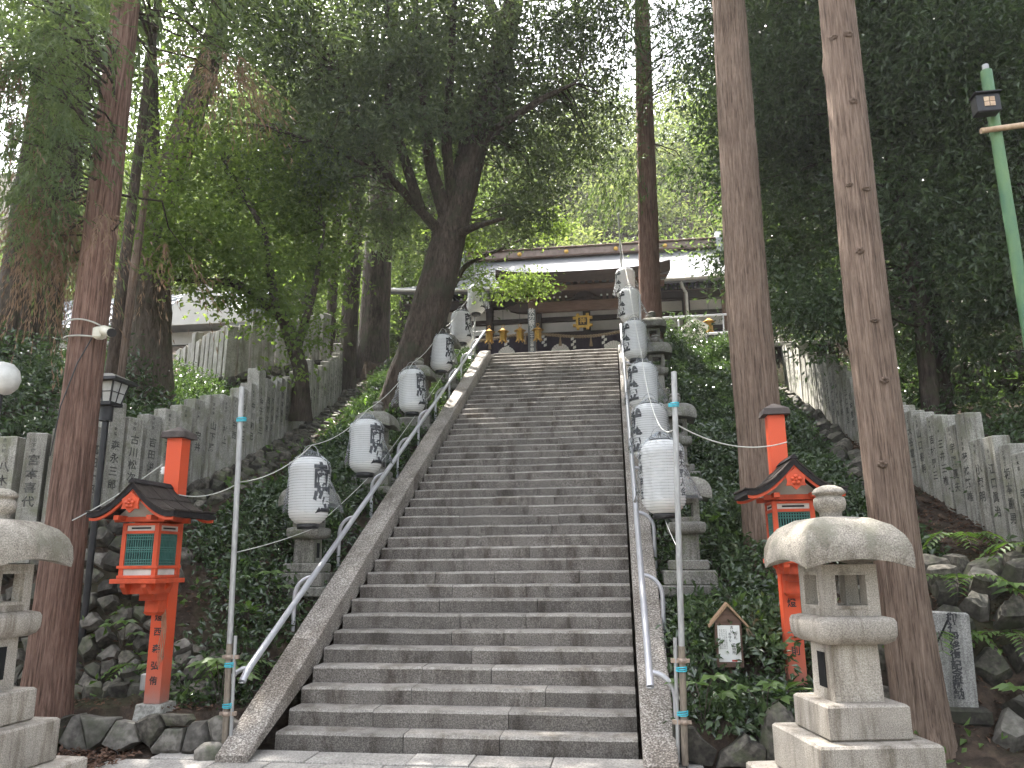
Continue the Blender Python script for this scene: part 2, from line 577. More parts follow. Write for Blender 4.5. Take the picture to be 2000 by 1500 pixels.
def ground_z(x, y):
    x = np.asarray(x, float)
    y = np.asarray(y, float)
    def left(yy):
        xf = np.interp(yy, FL_Y, FL_X)
        zf = np.interp(yy, FLZ_Y, FLZ_Z)
        s = np.clip(.55 * yy, 0, TOPZ) + .05
        uu = np.clip((-.4 - x) / (-.4 - xf), 0, 1)
        return s + (zf - s) * uu + np.clip((xf - x) * .3, 0, 1.3)
    def right(yy):
        zf = np.interp(yy, FRZ_Y, FRZ_Z)
        s = np.clip(.55 * yy, 0, TOPZ) + .05
        uu = np.clip((x - 3.8) / (FRX - 3.8), 0, 1)
        return s + (zf - s) * uu + np.clip((x - FRX) * .15, 0, 1.2)
    zl = .32 + (left(np.maximum(y, 1.7)) - .32) * sst(.5, 1.7, y)
    zl = np.where(y < -.08, -.03, zl)
    b = .3 * (1 - sst(5.0, 5.6, x))
    zr = b + (right(np.maximum(y, 1.5)) - b) * sst(.15, 1.5, y)
    zr = np.where(y < -.06, -.03, zr)
    zs = np.where(y < 0, -.03, np.clip(.55 * y - .35, -.03, TOPZ - .04))
    z = np.where(x < -.38, zl, np.where(x > 3.78, zr, zs))
    z = np.where(y > 13.2, np.where((x > -3.8) & (x < 12), TOPZ - .03, z), z)
    hill = np.clip(y - 27, 0, 24) * 1.15 + np.clip(y - 51, 0, 100) * .25
    z = z + hill + np.clip(x - 15, 0, 30) * .45 * sst(0, 8, y)
    return z

def gz(x, y):
    return float(ground_z(x, y))

def grid_mesh(name, xs, ys, fz):
    X2, Y2 = np.meshgrid(xs, ys)
    Z2 = fz(X2, Y2)
    nx, ny = len(xs), len(ys)
    co = np.stack([X2, Y2, Z2], -1).reshape(-1, 3)
    i = np.arange((nx - 1) * (ny - 1))
    a = (i // (nx - 1)) * nx + i % (nx - 1)
    fa = np.stack([a, a + 1, a + nx + 1, a + nx], 1)
    return np_mesh(name, co, fa)

def np_mesh(name, co, faces, smooth=True, tint=None):
    me = bpy.data.meshes.new(name)
    n, m, kq = len(co), len(faces), faces.shape[1]
    me.vertices.add(n)
    me.vertices.foreach_set('co', np.ascontiguousarray(co, np.float32).ravel())
    me.loops.add(m * kq)
    me.loops.foreach_set('vertex_index', np.ascontiguousarray(faces, np.int32).ravel())
    me.polygons.add(m)
    me.polygons.foreach_set('loop_start', np.arange(0, m * kq, kq, dtype=np.int32))
    me.polygons.foreach_set('loop_total', np.full(m, kq, np.int32))
    me.polygons.foreach_set('use_smooth', np.full(m, smooth))
    if tint is not None:
        at = me.attributes.new('tint', 'FLOAT', 'POINT')
        at.data.foreach_set('value', np.ascontiguousarray(tint, np.float32))
    me.update(calc_edges=True)
    return me

rng = np.random.default_rng(7)
def fz_noise(X2, Y2):
    z = ground_z(X2, Y2)
    n = .04 * np.sin(3.1 * X2 + 1.7 * np.sin(2.3 * Y2)) * np.sin(2.7 * Y2 + .6) + .02 * rng.normal(size=X2.shape)
    n = n * np.where((Y2 < -.1) | ((X2 > -.6) & (X2 < 4)), .25, 1)
    return z + n
xs = np.concatenate([np.linspace(-60, -9, 24)[:-1], np.linspace(-9, 13, 190)[:-1], np.linspace(13, 60, 24)])
ys = np.concatenate([np.linspace(-60, -1, 16)[:-1], np.linspace(-1, 18, 190)[:-1], np.linspace(18, 75, 40)])
tag(link('ground', grid_mesh('ground', xs, ys, fz_noise), 'soil'), 'dark forest soil of the slope and the yard below it', None, None, 'structure')

# paved way in front of the steps
pv = thing('paved_path', (0, 0, 0), 'grey granite paving slabs at the foot of the stone steps', None)
pv['kind'] = 'structure'
random.seed(3)
def slab(x0, x1, y0, y1, z):
    mb = MB()
    mb.box(((x0 + x1) / 2, (y0 + y1) / 2, z - .05), (x1 - x0 - .008, y1 - y0 - .008, .1), .006)
    mb.build('paving_slab', 'paving', pv)
x = -1.0
while x < 3.9:
    w = random.uniform(.55, 1.15)
    slab(x, min(x + w, 3.95), -.42, -.03, .004 + random.uniform(-.004, .004))
    x += w
y = -.42
row = 0
while y > -3.2:
    dpt = .62
    x = -1.35 - .3 * (row % 2)
    while x < 4.4:
        w = random.uniform(.42, .56)
        slab(x, x + w, y - dpt, y, random.uniform(-.012, -.004))
        x += w
    y -= dpt
    row += 1
tag(link('plaza_ground', grid_mesh('plaza_ground', np.linspace(-1.6, 4.45, 30), np.linspace(-40, -3.28, 40), lambda a, b: a * 0 - .006), 'paving'),
    'grey stone paving continuing behind the viewer', None, None, 'structure')

# ------------------------------------------------------------------ the stone staircase
st = thing('stone_staircase', (WID / 2, 0, 0), 'long straight flight of weathered grey granite steps with sloping side kerbs', 'staircase')
def step_block(x0, x1, y0, ztop, h, dep, sd):
    r = random.Random(sd)
    L = x1 - x0
    n = 4
    vs, fs = [], []
    for i in range(n + 1):
        xx = -L / 2 + L * i / n
        jy, jz = r.uniform(-.006, .006), r.uniform(-.005, .003)
        e = .008 if i in (0, n) else 0
        vs += [(xx, jy + e, -h), (xx, jy + e + r.uniform(-.004, .004), -.026 + jz), (xx, .018 + jy + e, jz - e * .5), (xx, dep, jz), (xx, dep, -h)]
    for i in range(n):
        for j in range(5):
            j2 = (j + 1) % 5
            a, b = i * 5, (i + 1) * 5
            fs.append((a + j, a + j2, b + j2, b + j))
    fs += [(4, 3, 2, 1, 0), tuple(n * 5 + q for q in range(5))]
    mb = MB().add(vs, fs)
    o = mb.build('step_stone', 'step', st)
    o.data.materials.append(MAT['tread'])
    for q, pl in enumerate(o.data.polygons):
        if q < n * 5 and q % 5 in (1, 2): pl.material_index = 1  # top and chamfer paler: foot wear, plus overhead light put into the colour
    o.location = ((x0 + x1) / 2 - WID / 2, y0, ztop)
for i in range(1, NST + 1):
    rr = random.Random(i * 13 + 5)
    nseg = 3 if rr.random() < .6 else (2 if rr.random() < .5 else 4)
    cuts = [0]
    for k in range(1, nseg):
        cuts.append(WID * k / nseg + rr.uniform(-.35, .35))
    cuts.append(WID)
    for k in range(nseg):
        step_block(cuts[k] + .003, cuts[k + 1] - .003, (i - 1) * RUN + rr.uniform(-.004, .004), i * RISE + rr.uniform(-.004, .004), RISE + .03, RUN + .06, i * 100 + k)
# sloping side kerbs, in lengths
for x0, x1 in ((-.33, -.03), (3.437, 3.73)):
    cutsy = [-.5, 1.05, 2.9, 5.0, 6.9, 8.9, 10.8, 12.78]
    for a, b in zip(cutsy[:-1], cutsy[1:]):
        poly = [(a + .004, .33 + .55 * a - (.30 if a > 0 else .06)), (b - .004, .33 + .55 * b - .30), (b - .004, .33 + .55 * b), (a + .004, .33 + .55 * a)]
        mb = MB()
        ch = .012
        cx = (x0 + x1) / 2
        xs_ = [x0 - cx, x0 - cx + ch, x1 - cx - ch, x1 - cx]
        N = 6
        vs, fs = [], []
        for q in range(N + 1):
            tt = q / N
            yb = poly[0][0] + (poly[1][0] - poly[0][0]) * tt
            zb = poly[0][1] + (poly[1][1] - poly[0][1]) * tt
            yt = poly[3][0] + (poly[2][0] - poly[3][0]) * tt
            zt = poly[3][1] + (poly[2][1] - poly[3][1]) * tt
            jj = lambda: random.uniform(-.003, .003)
            vs += [(xs_[0], yb, zb), (xs_[0] + jj(), yt, zt - ch + jj()), (xs_[1], yt, zt + jj()), (xs_[2], yt, zt + jj()), (xs_[3] + jj(), yt, zt - ch + jj()), (xs_[3], yb, zb)]
        for q in range(N):
            for j in range(6):
                j2 = (j + 1) % 6
                fs.append((q * 6 + j, q * 6 + j2, q * 6 + 6 + j2, q * 6 + 6 + j))
        fs += [(5, 4, 3, 2, 1, 0), tuple(N * 6 + q for q in range(6))]
        mb.add(vs, fs)
        o = mb.build('side_kerb', 'kerb', st)
        o.location = (cx - WID / 2, 0, 0)

# landing at the top of the flight
tag(MB().box((3.9, 15.3, TOPZ - .06), (10.2, 4.3, .1), .01)  .build('landing', 'paving'), 'stone paved landing at the top of the steps', None, None, 'structure')

# ------------------------------------------------------------------ handrails
def handrail(label, sx, xr):
    root = thing('handrail', (xr, 0, 0), label, 'handrail', 'pipe handrails of the steps')
    rz_ = lambda y: .775 + .55 * y
    pts = [(0, -.19, .63), (0, -.16, .665), (0, -.1, .715)] + [(0, y, rz_(y)) for y in np.linspace(0, 13.25, 24)]
    MB().tube(pts, .034, 12).build('rail', 'steel', root)
    MB().lathe([(.0, -.004), (.032, -.004), (.032, .004), (0, .004)], 12, (0, -.2, .625)).build('end_cap', 'galv', root)
    for i, y in enumerate([-.05, 1.45, 2.85, 4.2, 5.6, 6.98, 8.35, 9.7, 11.05, 12.4]):
        z = rz_(y)
        zb = gz(xr + sx * .23, y) - .1 if y > 0 else 0
        R = .22
        arc = [(0, y, z - .01)] + [(sx * (.0 + R * math.sin(a)), y, z - .01 - R + R * math.cos(a)) for a in np.linspace(.35, PI / 2, 6)]
        arc.append((sx * R, y, zb))
        MB().tube(arc, .024, 10).build('post', 'steel', root)
    return root
hl = handrail('silver pipe handrail along the left-hand kerb of the steps', -1, -.27)
MB().tube([(0, 13.25, 8.06), (-1.4, 13.35, 8.04)], .02, 8).build('cross_rail', 'galv', hl)
handrail('silver pipe handrail along the right-hand kerb, behind the tall bare pole', 1, 3.53)

# ------------------------------------------------------------------ rubble walls
def voronoi_cells(w, h, sx, sy, rnd, jit=.38):
    nx, ny = max(1, round(w / sx)), max(1, round(h / sy))
    pts = {}
    for i in range(-2, nx + 2):
        for j in range(-2, ny + 2):
            off = .5 if j % 2 else 0
            pts[(i, j)] = ((i + .5 + off * .8 + rnd.uniform(-jit, jit)) * w / nx, (j + .5 + rnd.uniform(-jit, jit)) * h / ny)
    out = []
    for i in range(-1, nx + 1):
        for j in range(0, ny):
            c = pts[(i, j)]
            if not (0 < c[0] < w):
                continue
            poly = [(c[0] - 2 * sx, c[1] - 2 * sy), (c[0] + 2 * sx, c[1] - 2 * sy), (c[0] + 2 * sx, c[1] + 2 * sy), (c[0] - 2 * sx, c[1] + 2 * sy)]
            for a in range(-2, 3):
                for b in range(-2, 3):
                    q = pts.get((i + a, j + b))
                    if q is None or (a == 0 and b == 0):
                        continue
                    mx_, my_ = (c[0] + q[0]) / 2, (c[1] + q[1]) / 2
                    nx_, ny_ = q[0] - c[0], q[1] - c[1]
                    new = []
                    for e in range(len(poly)):
                        p0, p1 = poly[e], poly[(e + 1) % len(poly)]
                        d0 = (p0[0] - mx_) * nx_ + (p0[1] - my_) * ny_
                        d1 = (p1[0] - mx_) * nx_ + (p1[1] - my_) * ny_
                        if d0 <= 0: new.append(p0)
                        if d0 * d1 < 0:
                            tt = d0 / (d0 - d1)
                            new.append((p0[0] + (p1[0] - p0[0]) * tt, p0[1] + (p1[1] - p0[1]) * tt))
                    poly = new
                    if len(poly) < 3: break
                if len(poly) < 3: break
            if len(poly) >= 4:
                poly = [(p[0], min(max(p[1], 0), h)) for p in poly]
                out.append((c, poly))
    return out

def rubble(root, w, h, sx, sy, fmap, mats, seed, bulge=.07, gap=.018, name='stone', deep=.12, skip=None):
    rnd = random.Random(seed)
    cnt = 0
    for c, poly in voronoi_cells(w, h, sx, sy, rnd):
        if skip and skip(c): continue
        P0 = Vector(fmap(c[0], c[1]))
        e = .02
        ts = (Vector(fmap(c[0] + e, c[1])) - Vector(fmap(c[0] - e, c[1]))).normalized()
        th = (Vector(fmap(c[0], c[1] + e)) - Vector(fmap(c[0], c[1] - e))).normalized()
        nn = ts.cross(th).normalized()
        th = nn.cross(ts)
        n = len(poly)
        # split long edges so that outlines are not straight
        pp = []
        for q in range(n):
            a, b = poly[q], poly[(q + 1) % n]
            pp.append(a)
            if math.hypot(a[0] - b[0], a[1] - b[1]) > .6 * sx:
                pp.append(((a[0] + b[0]) / 2 + rnd.uniform(-.02, .02), (a[1] + b[1]) / 2 + rnd.uniform(-.02, .02)))
        n = len(pp)
        bl = bulge * rnd.uniform(.5, 1.5)
        tilt = (rnd.uniform(-.25, .25), rnd.uniform(-.25, .25))
        vs = []
        for sc_, dp in ((1, -deep), (.97, bl * .15), (.72, bl * .85)):
            for a, b in pp:
                da, db = a - c[0], b - c[1]
                L = math.hypot(da, db) + 1e-6
                kk = max(.3, (L - gap) / L) * sc_
                q = ts * (da * kk) + th * (db * kk) + nn * (dp + (da * tilt[0] + db * tilt[1]) * (1 if dp > 0 else 0) * .5 + rnd.uniform(-.008, .008))
                vs.append(q)
        vs.append(nn * bl)
        fs = []
        for r_ in range(2):
            for q in range(n):
                q2 = (q + 1) % n
                fs.append((r_ * n + q, r_ * n + q2, r_ * n + n + q2, r_ * n + n + q))
        for q in range(n):
            fs.append((2 * n + q, 2 * n + (q + 1) % n, 3 * n))
        mb = MB()
        mb.add(vs, fs, True)
        me = mb.mesh(name)
        me.set_sharp_from_angle(angle=math.radians(38))
        o = link(name, me, rnd.choice(mats), root)
        o.location = P0 - root.location
        cnt += 1
    return cnt

# low wall left of the steps
r = thing('stone_wall', (-2.0, -.15, 0), 'low wall of big fitted stones in front of the left vermilion lantern', 'stone wall')
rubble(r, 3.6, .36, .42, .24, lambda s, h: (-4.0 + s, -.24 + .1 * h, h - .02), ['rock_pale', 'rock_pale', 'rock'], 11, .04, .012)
# low wall right of the steps
r = thing('stone_wall', (4.6, -.1, 0), 'low wall of rounded stones beneath the shrubs right of the steps', 'stone wall')
rubble(r, 1.75, .34, .36, .3, lambda s, h: (3.8 + s, -.22 + .1 * h, h - .02), ['rock', 'rock_pale'], 12, .06, .014)
# steep rubble bank behind the left lantern
r = thing('stone_wall', (-2.9, .8, .3), 'steep dark rubble bank behind the left vermilion lantern', 'stone wall')
def bank_left(s, h):
    x = -4.9 + s
    q = h / 2.0
    y = .5 + 1.15 * q
    return (x, y, gz(x, y) + .05)
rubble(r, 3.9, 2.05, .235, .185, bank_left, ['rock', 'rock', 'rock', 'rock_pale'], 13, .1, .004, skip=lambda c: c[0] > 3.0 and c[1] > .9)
# stones under the left fence along the slope
r = thing('stone_wall', (-2.7, 5, 3), 'ragged line of stones under the left fence of inscribed pillars', 'stone wall')
def fence_foot_left(s, h):
    y = 2.0 + s
    x = float(np.interp(y, FL_Y, FL_X)) + .62 - h * .8
    return (x, y, gz(x, y) - .02 + h * .16)
rubble(r, 10.5, .6, .26, .2, fence_foot_left, ['rock', 'rock'], 14, .09, .016)
# rubble under the upper left fence
UPF = [(-8.6, 11.6), (-7.5, 10.5), (-5.5, 8.8), (-4.6, 9.7), (-3.85, 10.8)]
def poly_at(poly, s):
    for a, b in zip(poly[:-1], poly[1:]):
        L = math.hypot(b[0] - a[0], b[1] - a[1])
        if s <= L:
            return (a[0] + (b[0] - a[0]) * s / L, a[1] + (b[1] - a[1]) * s / L, math.atan2(b[1] - a[1], b[0] - a[0]))
        s -= L
    a, b = poly[-2], poly[-1]
    return (b[0], b[1], math.atan2(b[1] - a[1], b[0] - a[0]))
def poly_len(poly):
    return sum(math.hypot(b[0] - a[0], b[1] - a[1]) for a, b in zip(poly[:-1], poly[1:]))
UPZ = lambda x: float(np.interp(x, [-8.6, -7.5, -5.5, -4.6, -3.85], [6.1, 6.1, 5.95, 6.4, 6.78]))
r = thing('stone_wall', (-5.4, 9, 5.5), 'dark dry-stone base under the higher fence left of the big leaning tree', 'stone wall')
def up_base(s, h):
    x, y, a = poly_at(UPF, s)
    return (x + math.sin(a) * .12, y - math.cos(a) * .12 - (1.3 - h) * .12, UPZ(x) - 1.3 + h)
rubble(r, poly_len(UPF), 1.3, .34, .24, up_base, ['rock', 'rock'], 15, .1, .02)
# right: stones under the right fence, and the boulders of the near bank
r = thing('stone_wall', (7.2, 7, 3.5), 'ragged dry-stone edging under the right fence of inscribed pillars', 'stone wall')
def fence_foot_right(s, h):
    y = 3.4 + s
    x = FRX - 1.25 + h * 1.0
    return (x, y, gz(x, y) - .15 + h * .55)
rubble(r, 10.0, .8, .36, .26, lambda s, h: fence_foot_right(10.0 - s, h), ['rock', 'rock'], 16, .13, .02)
r = thing('stone_wall', (7.2, .8, .3), 'mossy boulders heaped on the bank beside the inscribed tablet', 'boulder bank')
def bank_right(s, h):
    x = 5.75 + s
    q = h / 2.1
    y = .25 + 1.75 * q
    return (x, y, gz(x, y) + .04)
rubble(r, 3.6, 2.1, .36, .3, bank_right, ['rock', 'rock_pale', 'rock'], 17, .15, .03, skip=lambda c: .25 < c[0] < .95 and c[1] < .75)
# dark wall deep under the right-hand trees
r = thing('stone_wall', (11, 8.5, 4), 'dark stone wall deep in shade behind the right fence', 'stone wall')
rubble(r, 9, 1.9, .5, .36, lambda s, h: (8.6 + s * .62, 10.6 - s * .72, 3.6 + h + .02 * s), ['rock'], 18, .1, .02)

# ------------------------------------------------------------------ inscribed pillar fences
NAMES_L = ['今中二三', '中川和己', '金子勝三', '西野文男', '木村良夫', '八木隆', '宮本喜代', '小林正', '高田一郎', '森永三郎', '古川松次', '吉田俊', '金橋', '西田', '安井', '山下勝', '村上', '中西']
NAMES_R = ['寺村', '坂本重男', '江口眞治', '小塚明', '菊林繁雄', '宇賀夏夫', '三井三雄', '吉村晃三', '山口春朝', '大谷慧二', '清水大作', '井上', '松田', '川口', '上野', '林']
def pillar_mesh(w, d, h, seed):
    rr = random.Random(seed)
    mb = MB()
    e = .012
    x, y = w / 2, d / 2
    vs, fs = [], []
    for ins, z in ((0, -.35), (0, h * .5), (0, h - e), (e, h)):
        j = rr.uniform(-.004, .004)
        vs += [(-x + ins + j, -y + ins, z), (x - ins + j, -y + ins, z), (x - ins + j, y - ins, z), (-x + ins + j, y - ins, z)]
    for q in range(3):
        for i in range(4):
            fs.append((q * 4 + i, q * 4 + (i + 1) % 4, q * 4 + 4 + (i + 1) % 4, q * 4 + 4 + i))
    fs.append((12, 13, 14, 15))
    return mb.add(vs, fs).mesh('pillar')
PM = [pillar_mesh(.225, .2, 1.22, 5), pillar_mesh(.225, .2, 1.27, 6), pillar_mesh(.235, .2, 1.18, 7)]
PTALL = pillar_mesh(.24, .215, 1.46, 8)
def fence(label, pts, zf, names, step, face, seed, tall=7, hscale=1.0, txt=True):
    root = thing('stone_fence', (pts[0][0], pts[0][1], zf(pts[0][0], pts[0][1])), label, 'stone fence', 'fences of inscribed stone pillars')
    rr = random.Random(seed)
    L = poly_len(pts)
    n = int(L / step)
    for i in range(n + 1):
        x, y, a = poly_at(pts, i * step)
        me = PTALL if i % tall == tall - 2 else rr.choice(PM)
        o = link('pillar', me, 'pillar', root)
        o.location = Vector((x, y, zf(x, y) + rr.uniform(-.02, .02))) - root.location
        ang = a if face > 0 else a + PI
        o.rotation_euler = (rr.uniform(-.02, .02), rr.uniform(-.02, .02), ang + rr.uniform(-.03, .03))
        o.scale = (rr.uniform(.98, 1.06), 1, hscale * rr.uniform(.985, 1.015))
        if txt:
            nm = names[i % len(names)]
            me2 = vtext(nm, .135, .003, 1.25)
            t = link('inscription', me2, 'ink_old', o)
            t.location = (.0, -.1035 if me is not PTALL else -.111, .62)
            nm2 = names[(i * 5 + 3) % len(names)]
            t2 = link('inscription', vtext(nm2[:3], .05, .001, 1.3), 'ink_old', o)
            t2.location = (-.02, -.1035 if me is not PTALL else -.111, 1.06)
    return root
fenL = [(-5.6, .85), (-4.05, 1.12), (-3.3, 1.35), (-3.1, 2.2), (-2.85, 3.6), (-2.85, 5.0), (-3.15, 7.0), (-3.6, 10.2), (-4.2, 13.0), (-4.9, 16.7)]
def zfl(x, y):
    return float(np.interp(y, FLZ_Y, FLZ_Z)) - .02 + (-.12 if y < 1.2 else 0)
fence('pale grey stone pillar fence climbing the slope left of the lower lanterns', fenL, zfl, NAMES_L, .3, 1, 21, 11)
fence('greyer stone pillar fence on the higher rubble base at left', UPF, lambda x, y: UPZ(x) - .02, NAMES_L, .3, 1, 22, 9, .95, False)
fenR = [(7.95, 15.6), (7.7, 10.8), (7.6, 7.5), (7.7, 5.1), (7.85, 3.2), (7.95, 2.0), (8.1, .6)]
fence('weathered stone pillar fence climbing the slope right of the tall cedars', fenR, lambda x, y: float(np.interp(y, FRZ_Y, FRZ_Z)) - .02, NAMES_R[::-1], .29, 1, 23, 9)
# ------------------------------------------------------------------ stone lanterns
def window_box(mb, w, h, z0, ww, wh, wall):
    """square fire box with an opening in each of its four sides"""
    x = w / 2
    o, zt0, zt1 = ww / 2, z0 + (h - wh) / 2, z0 + (h + wh) / 2
    for sx in (-1, 1):
        for sy in (-1, 1):
            cw = x - o
            mb.box((sx * (x - cw / 2), sy * (x - cw / 2), z0 + h / 2), (cw, cw, h))
    for zz0, zz1 in ((z0, zt0), (zt1, z0 + h)):
        hh = zz1 - zz0
        for sx in (-1, 1):
            mb.box((sx * (x - wall / 2 - .001), 0, (zz0 + zz1) / 2), (wall, ww, hh))
            mb.box((0, sx * (x - wall / 2 - .001), (zz0 + zz1) / 2), (ww, wall, hh))
    mb.box((0, 0, z0 + .01), (w - 2 * wall, w - 2 * wall, .02))

def window_frame(fb, mat, w, z0, h, ww, wh):
    b, p = .022, .006
    for a in range(4):
        c, s = math.cos(a * PI / 2), math.sin(a * PI / 2)
        mb = MB()
        def bar(cx, cz, dx, dz):
            y = -(w / 2 + p / 2 - .001)
            mb.box((cx * c - y * s, cx * s + y * c, cz), (dx, p, dz), 0, a * PI / 2)
        zc = z0 + h / 2
        bar(0, zc + wh / 2 + b / 2, ww + 2 * b, b)
        bar(0, zc - wh / 2 - b / 2, ww + 2 * b, b)
        bar(ww / 2 + b / 2, zc, b, wh)
        bar(-ww / 2 - b / 2, zc, b, wh)
        mb.build('window_frame', mat, fb)

def cap_mesh(w, h, eave, up, n=8):
    """domed square roof with corners swept: underside scooped towards the middle of each side"""
    vs, fs = [], []
    N = n * 4
    def sqr(i, half):
        s_, k_ = divmod(i, n)
        t_ = -1 + 2 * k_ / n
        p = [(t_, -1), (1, t_), (-t_, 1), (-1, -t_)][s_]
        return p[0] * half, p[1] * half, abs(t_)
    rings = []
    for fr in (0.0, .25, .5, .7, .85, 1.0):
        half = w / 2 * (.16 + .84 * math.sin(fr * PI / 2) ** .92)
        z = h * math.cos(fr * PI / 2) ** .85
        ring = []
        for i in range(N):
            x, y, tt = sqr(i, half)
            rd = 1 - .03 * (tt ** 3)
            ring.append((x * rd, y * rd, z - up * (tt ** 2) * fr ** 3 * .35 if fr < 1 else -up * .35 * tt ** 2))
        rings.append(ring)
    low = []
    for i in range(N):
        x, y, tt = sqr(i, w / 2)
        rd = 1 - .03 * (tt ** 3)
        low.append((x * rd * .985, y * rd * .985, -eave + eave * .75 * (1 - tt ** 2) * .9 - up * .35 * tt ** 2))
    rings.append(low)
    rings.append([(sqr(i, w * .3)[0], sqr(i, w * .3)[1], -eave * .3) for i in range(N)])
    for r_ in rings:
        vs += r_
    for q in range(len(rings) - 1):
        for i in range(N):
            j = (i + 1) % N
            fs.append((q * N + i, (q + 1) * N + i, (q + 1) * N + j, q * N + j))
    fs.append(tuple(range(N)))
    fs.append(tuple((len(rings) - 1) * N + i for i in range(N))[::-1])
    return MB().add(vs, fs, True)

def soften(o, ang=40):
    me = o.data
    me.set_sharp_from_angle(angle=math.radians(ang))

def stone_lantern(name, loc, label, rz, k=1.0, tiers=None, mat='granite', capmat='granite_cap', group=None, base_h=0.0):
    root = thing(name, loc, label, 'stone lantern', group, rz)
    z = 0
    for i, (w, h, flare) in enumerate(tiers):
        mb = MB()
        if flare:
            mb.frustum((0, 0), (w, w), (w * flare, w * flare), z, z + h)
        else:
            mb.box((0, 0, z + h / 2), (w, w, h), .015)
        mb.build('plinth', mat, root)
        z += h + .001
    # shaft; flat dark plates on two sides imitate the shade of a recess
    sw, sh = .37 * k, .41 * k
    mb = MB()
    x = sw / 2
    mb.frustum((0, 0), (sw, sw), (sw * .97, sw * .97), z, z + sh)
    sh_o = mb.build('shaft', mat, root)
    for sx in (-1, 1):
        MB().box((sx * (x + .0005), 0, z + sh * .52), (.004, sw * .34, sh * .62)).build('niche_shade', 'dark', sh_o)
    z += sh + .001
    # swelling middle slab
    mw_ = .6 * k
    prof = [(.80, 0), (.93, .12), (.99, .32), (1.0, .55), (1.0, .8), (.96, .93), (.8, 1.0)]
    mh = .2 * k
    mb = MB()
    vs, fs = [], []
    for a, b in prof:
        q = mw_ / 2 * a
        e = q * .1
        for px, py in ((-q + e, -q), (q - e, -q), (q, -q + e), (q, q - e), (q - e, q), (-q + e, q), (-q, q - e), (-q, -q + e)):
            vs.append((px, py, z + b * mh))
    for r_ in range(len(prof) - 1):
        for i in range(8):
            fs.append((r_ * 8 + i, r_ * 8 + (i + 1) % 8, r_ * 8 + 8 + (i + 1) % 8, r_ * 8 + 8 + i))
    fs += [tuple(range(8))[::-1], tuple((len(prof) - 1) * 8 + i for i in range(8))]
    mb.add(vs, fs, True)
    soften(mb.build('middle_slab', mat, root), 50)
    z += mh + .001
    fw_, fh = .43 * k, .38 * k
    mb = MB()
    window_box(mb, fw_, fh, z, .235 * k, .225 * k, .07 * k)
    fb = mb.build('fire_box', mat, root, recalc=False)
    window_frame(fb, mat, fw_, z, fh, .235 * k, .225 * k)
    z += fh + .002
    cp = cap_mesh(.86 * k, .31 * k, .07 * k, .06 * k)
    o = cp.build('cap', capmat, root)
    o.location = (0, 0, z + .06 * k)
    soften(o, 24)
    z += .06 * k + .302 * k
    pf = [(.085, -.03), (.085, .03), (.09, .045), (.115, .065), (.125, .11), (.12, .15), (.095, .17), (.105, .178), (.128, .19), (.128, .205), (.1, .235), (.05, .255), (.0, .262)]
    MB().lathe([(a * k, b * k) for a, b in pf], 24, (0, 0, z), cap=False).build('finial', capmat, root)
    return root

FT = [(1.3, .22, 0), (.92, .34, 0), (.62, .20, 0)]
FT = [(1.18, .26, 0), (.84, .27, 0), (.58, .21, 0)]
stone_lantern('stone_lantern', (4.83, -1.62, 0), 'big pale granite lantern in front of the right vermilion lantern', math.radians(11), .9, [(1.12, .27, 0), (.8, .29, 0), (.55, .22, 0)])
stone_lantern('stone_lantern', (-1.32, -2.2, 0), 'big pale granite lantern cut off by the left edge of the picture', math.radians(-2), .9, [(1.1, .3, 0), (.8, .3, 0), (.55, .23, 0)])
ST = [(.6, .34, .88), (.76, .12, 0), (.62, .17, 0), (.46, .12, 0)]
GS = 'old stone lanterns beside the steps'
for x, y, zc, lb in [(-.72, 2.35, 2.5, 'old stone lantern behind the lowest left paper lantern'),
                     (-.72, 5.1, 4.0, 'old stone lantern behind the second left paper lantern, at the leaning trunk'),
                     (-.74, 7.9, 5.5, 'old stone lantern behind the third left paper lantern'),
                     (-.74, 10.4, 6.9, 'highest old stone lantern on the left, behind paper lanterns'),
                     (4.12, 2.4, 2.5, 'old stone lantern behind the nearest right paper lantern and bare pole'),
                     (4.28, 5.2, 3.98, 'mossy stone lantern just above the cyan tie of the right pole'),
                     (4.18, 8.3, 5.88, 'mossy stone lantern right of the fourth right paper lantern'),
                     (4.25, 10.6, 7.13, 'highest right stone lantern at the foot of the slim cedar trunk')]:
    kk = .74
    hh = sum(t[1] for t in ST) * 1 + (.41 + .2 + .38 + .06) * kk + .008
    stone_lantern('stone_lantern', (x, y, zc - hh), lb, 0, kk, ST, 'granite_old', 'granite_old', GS)

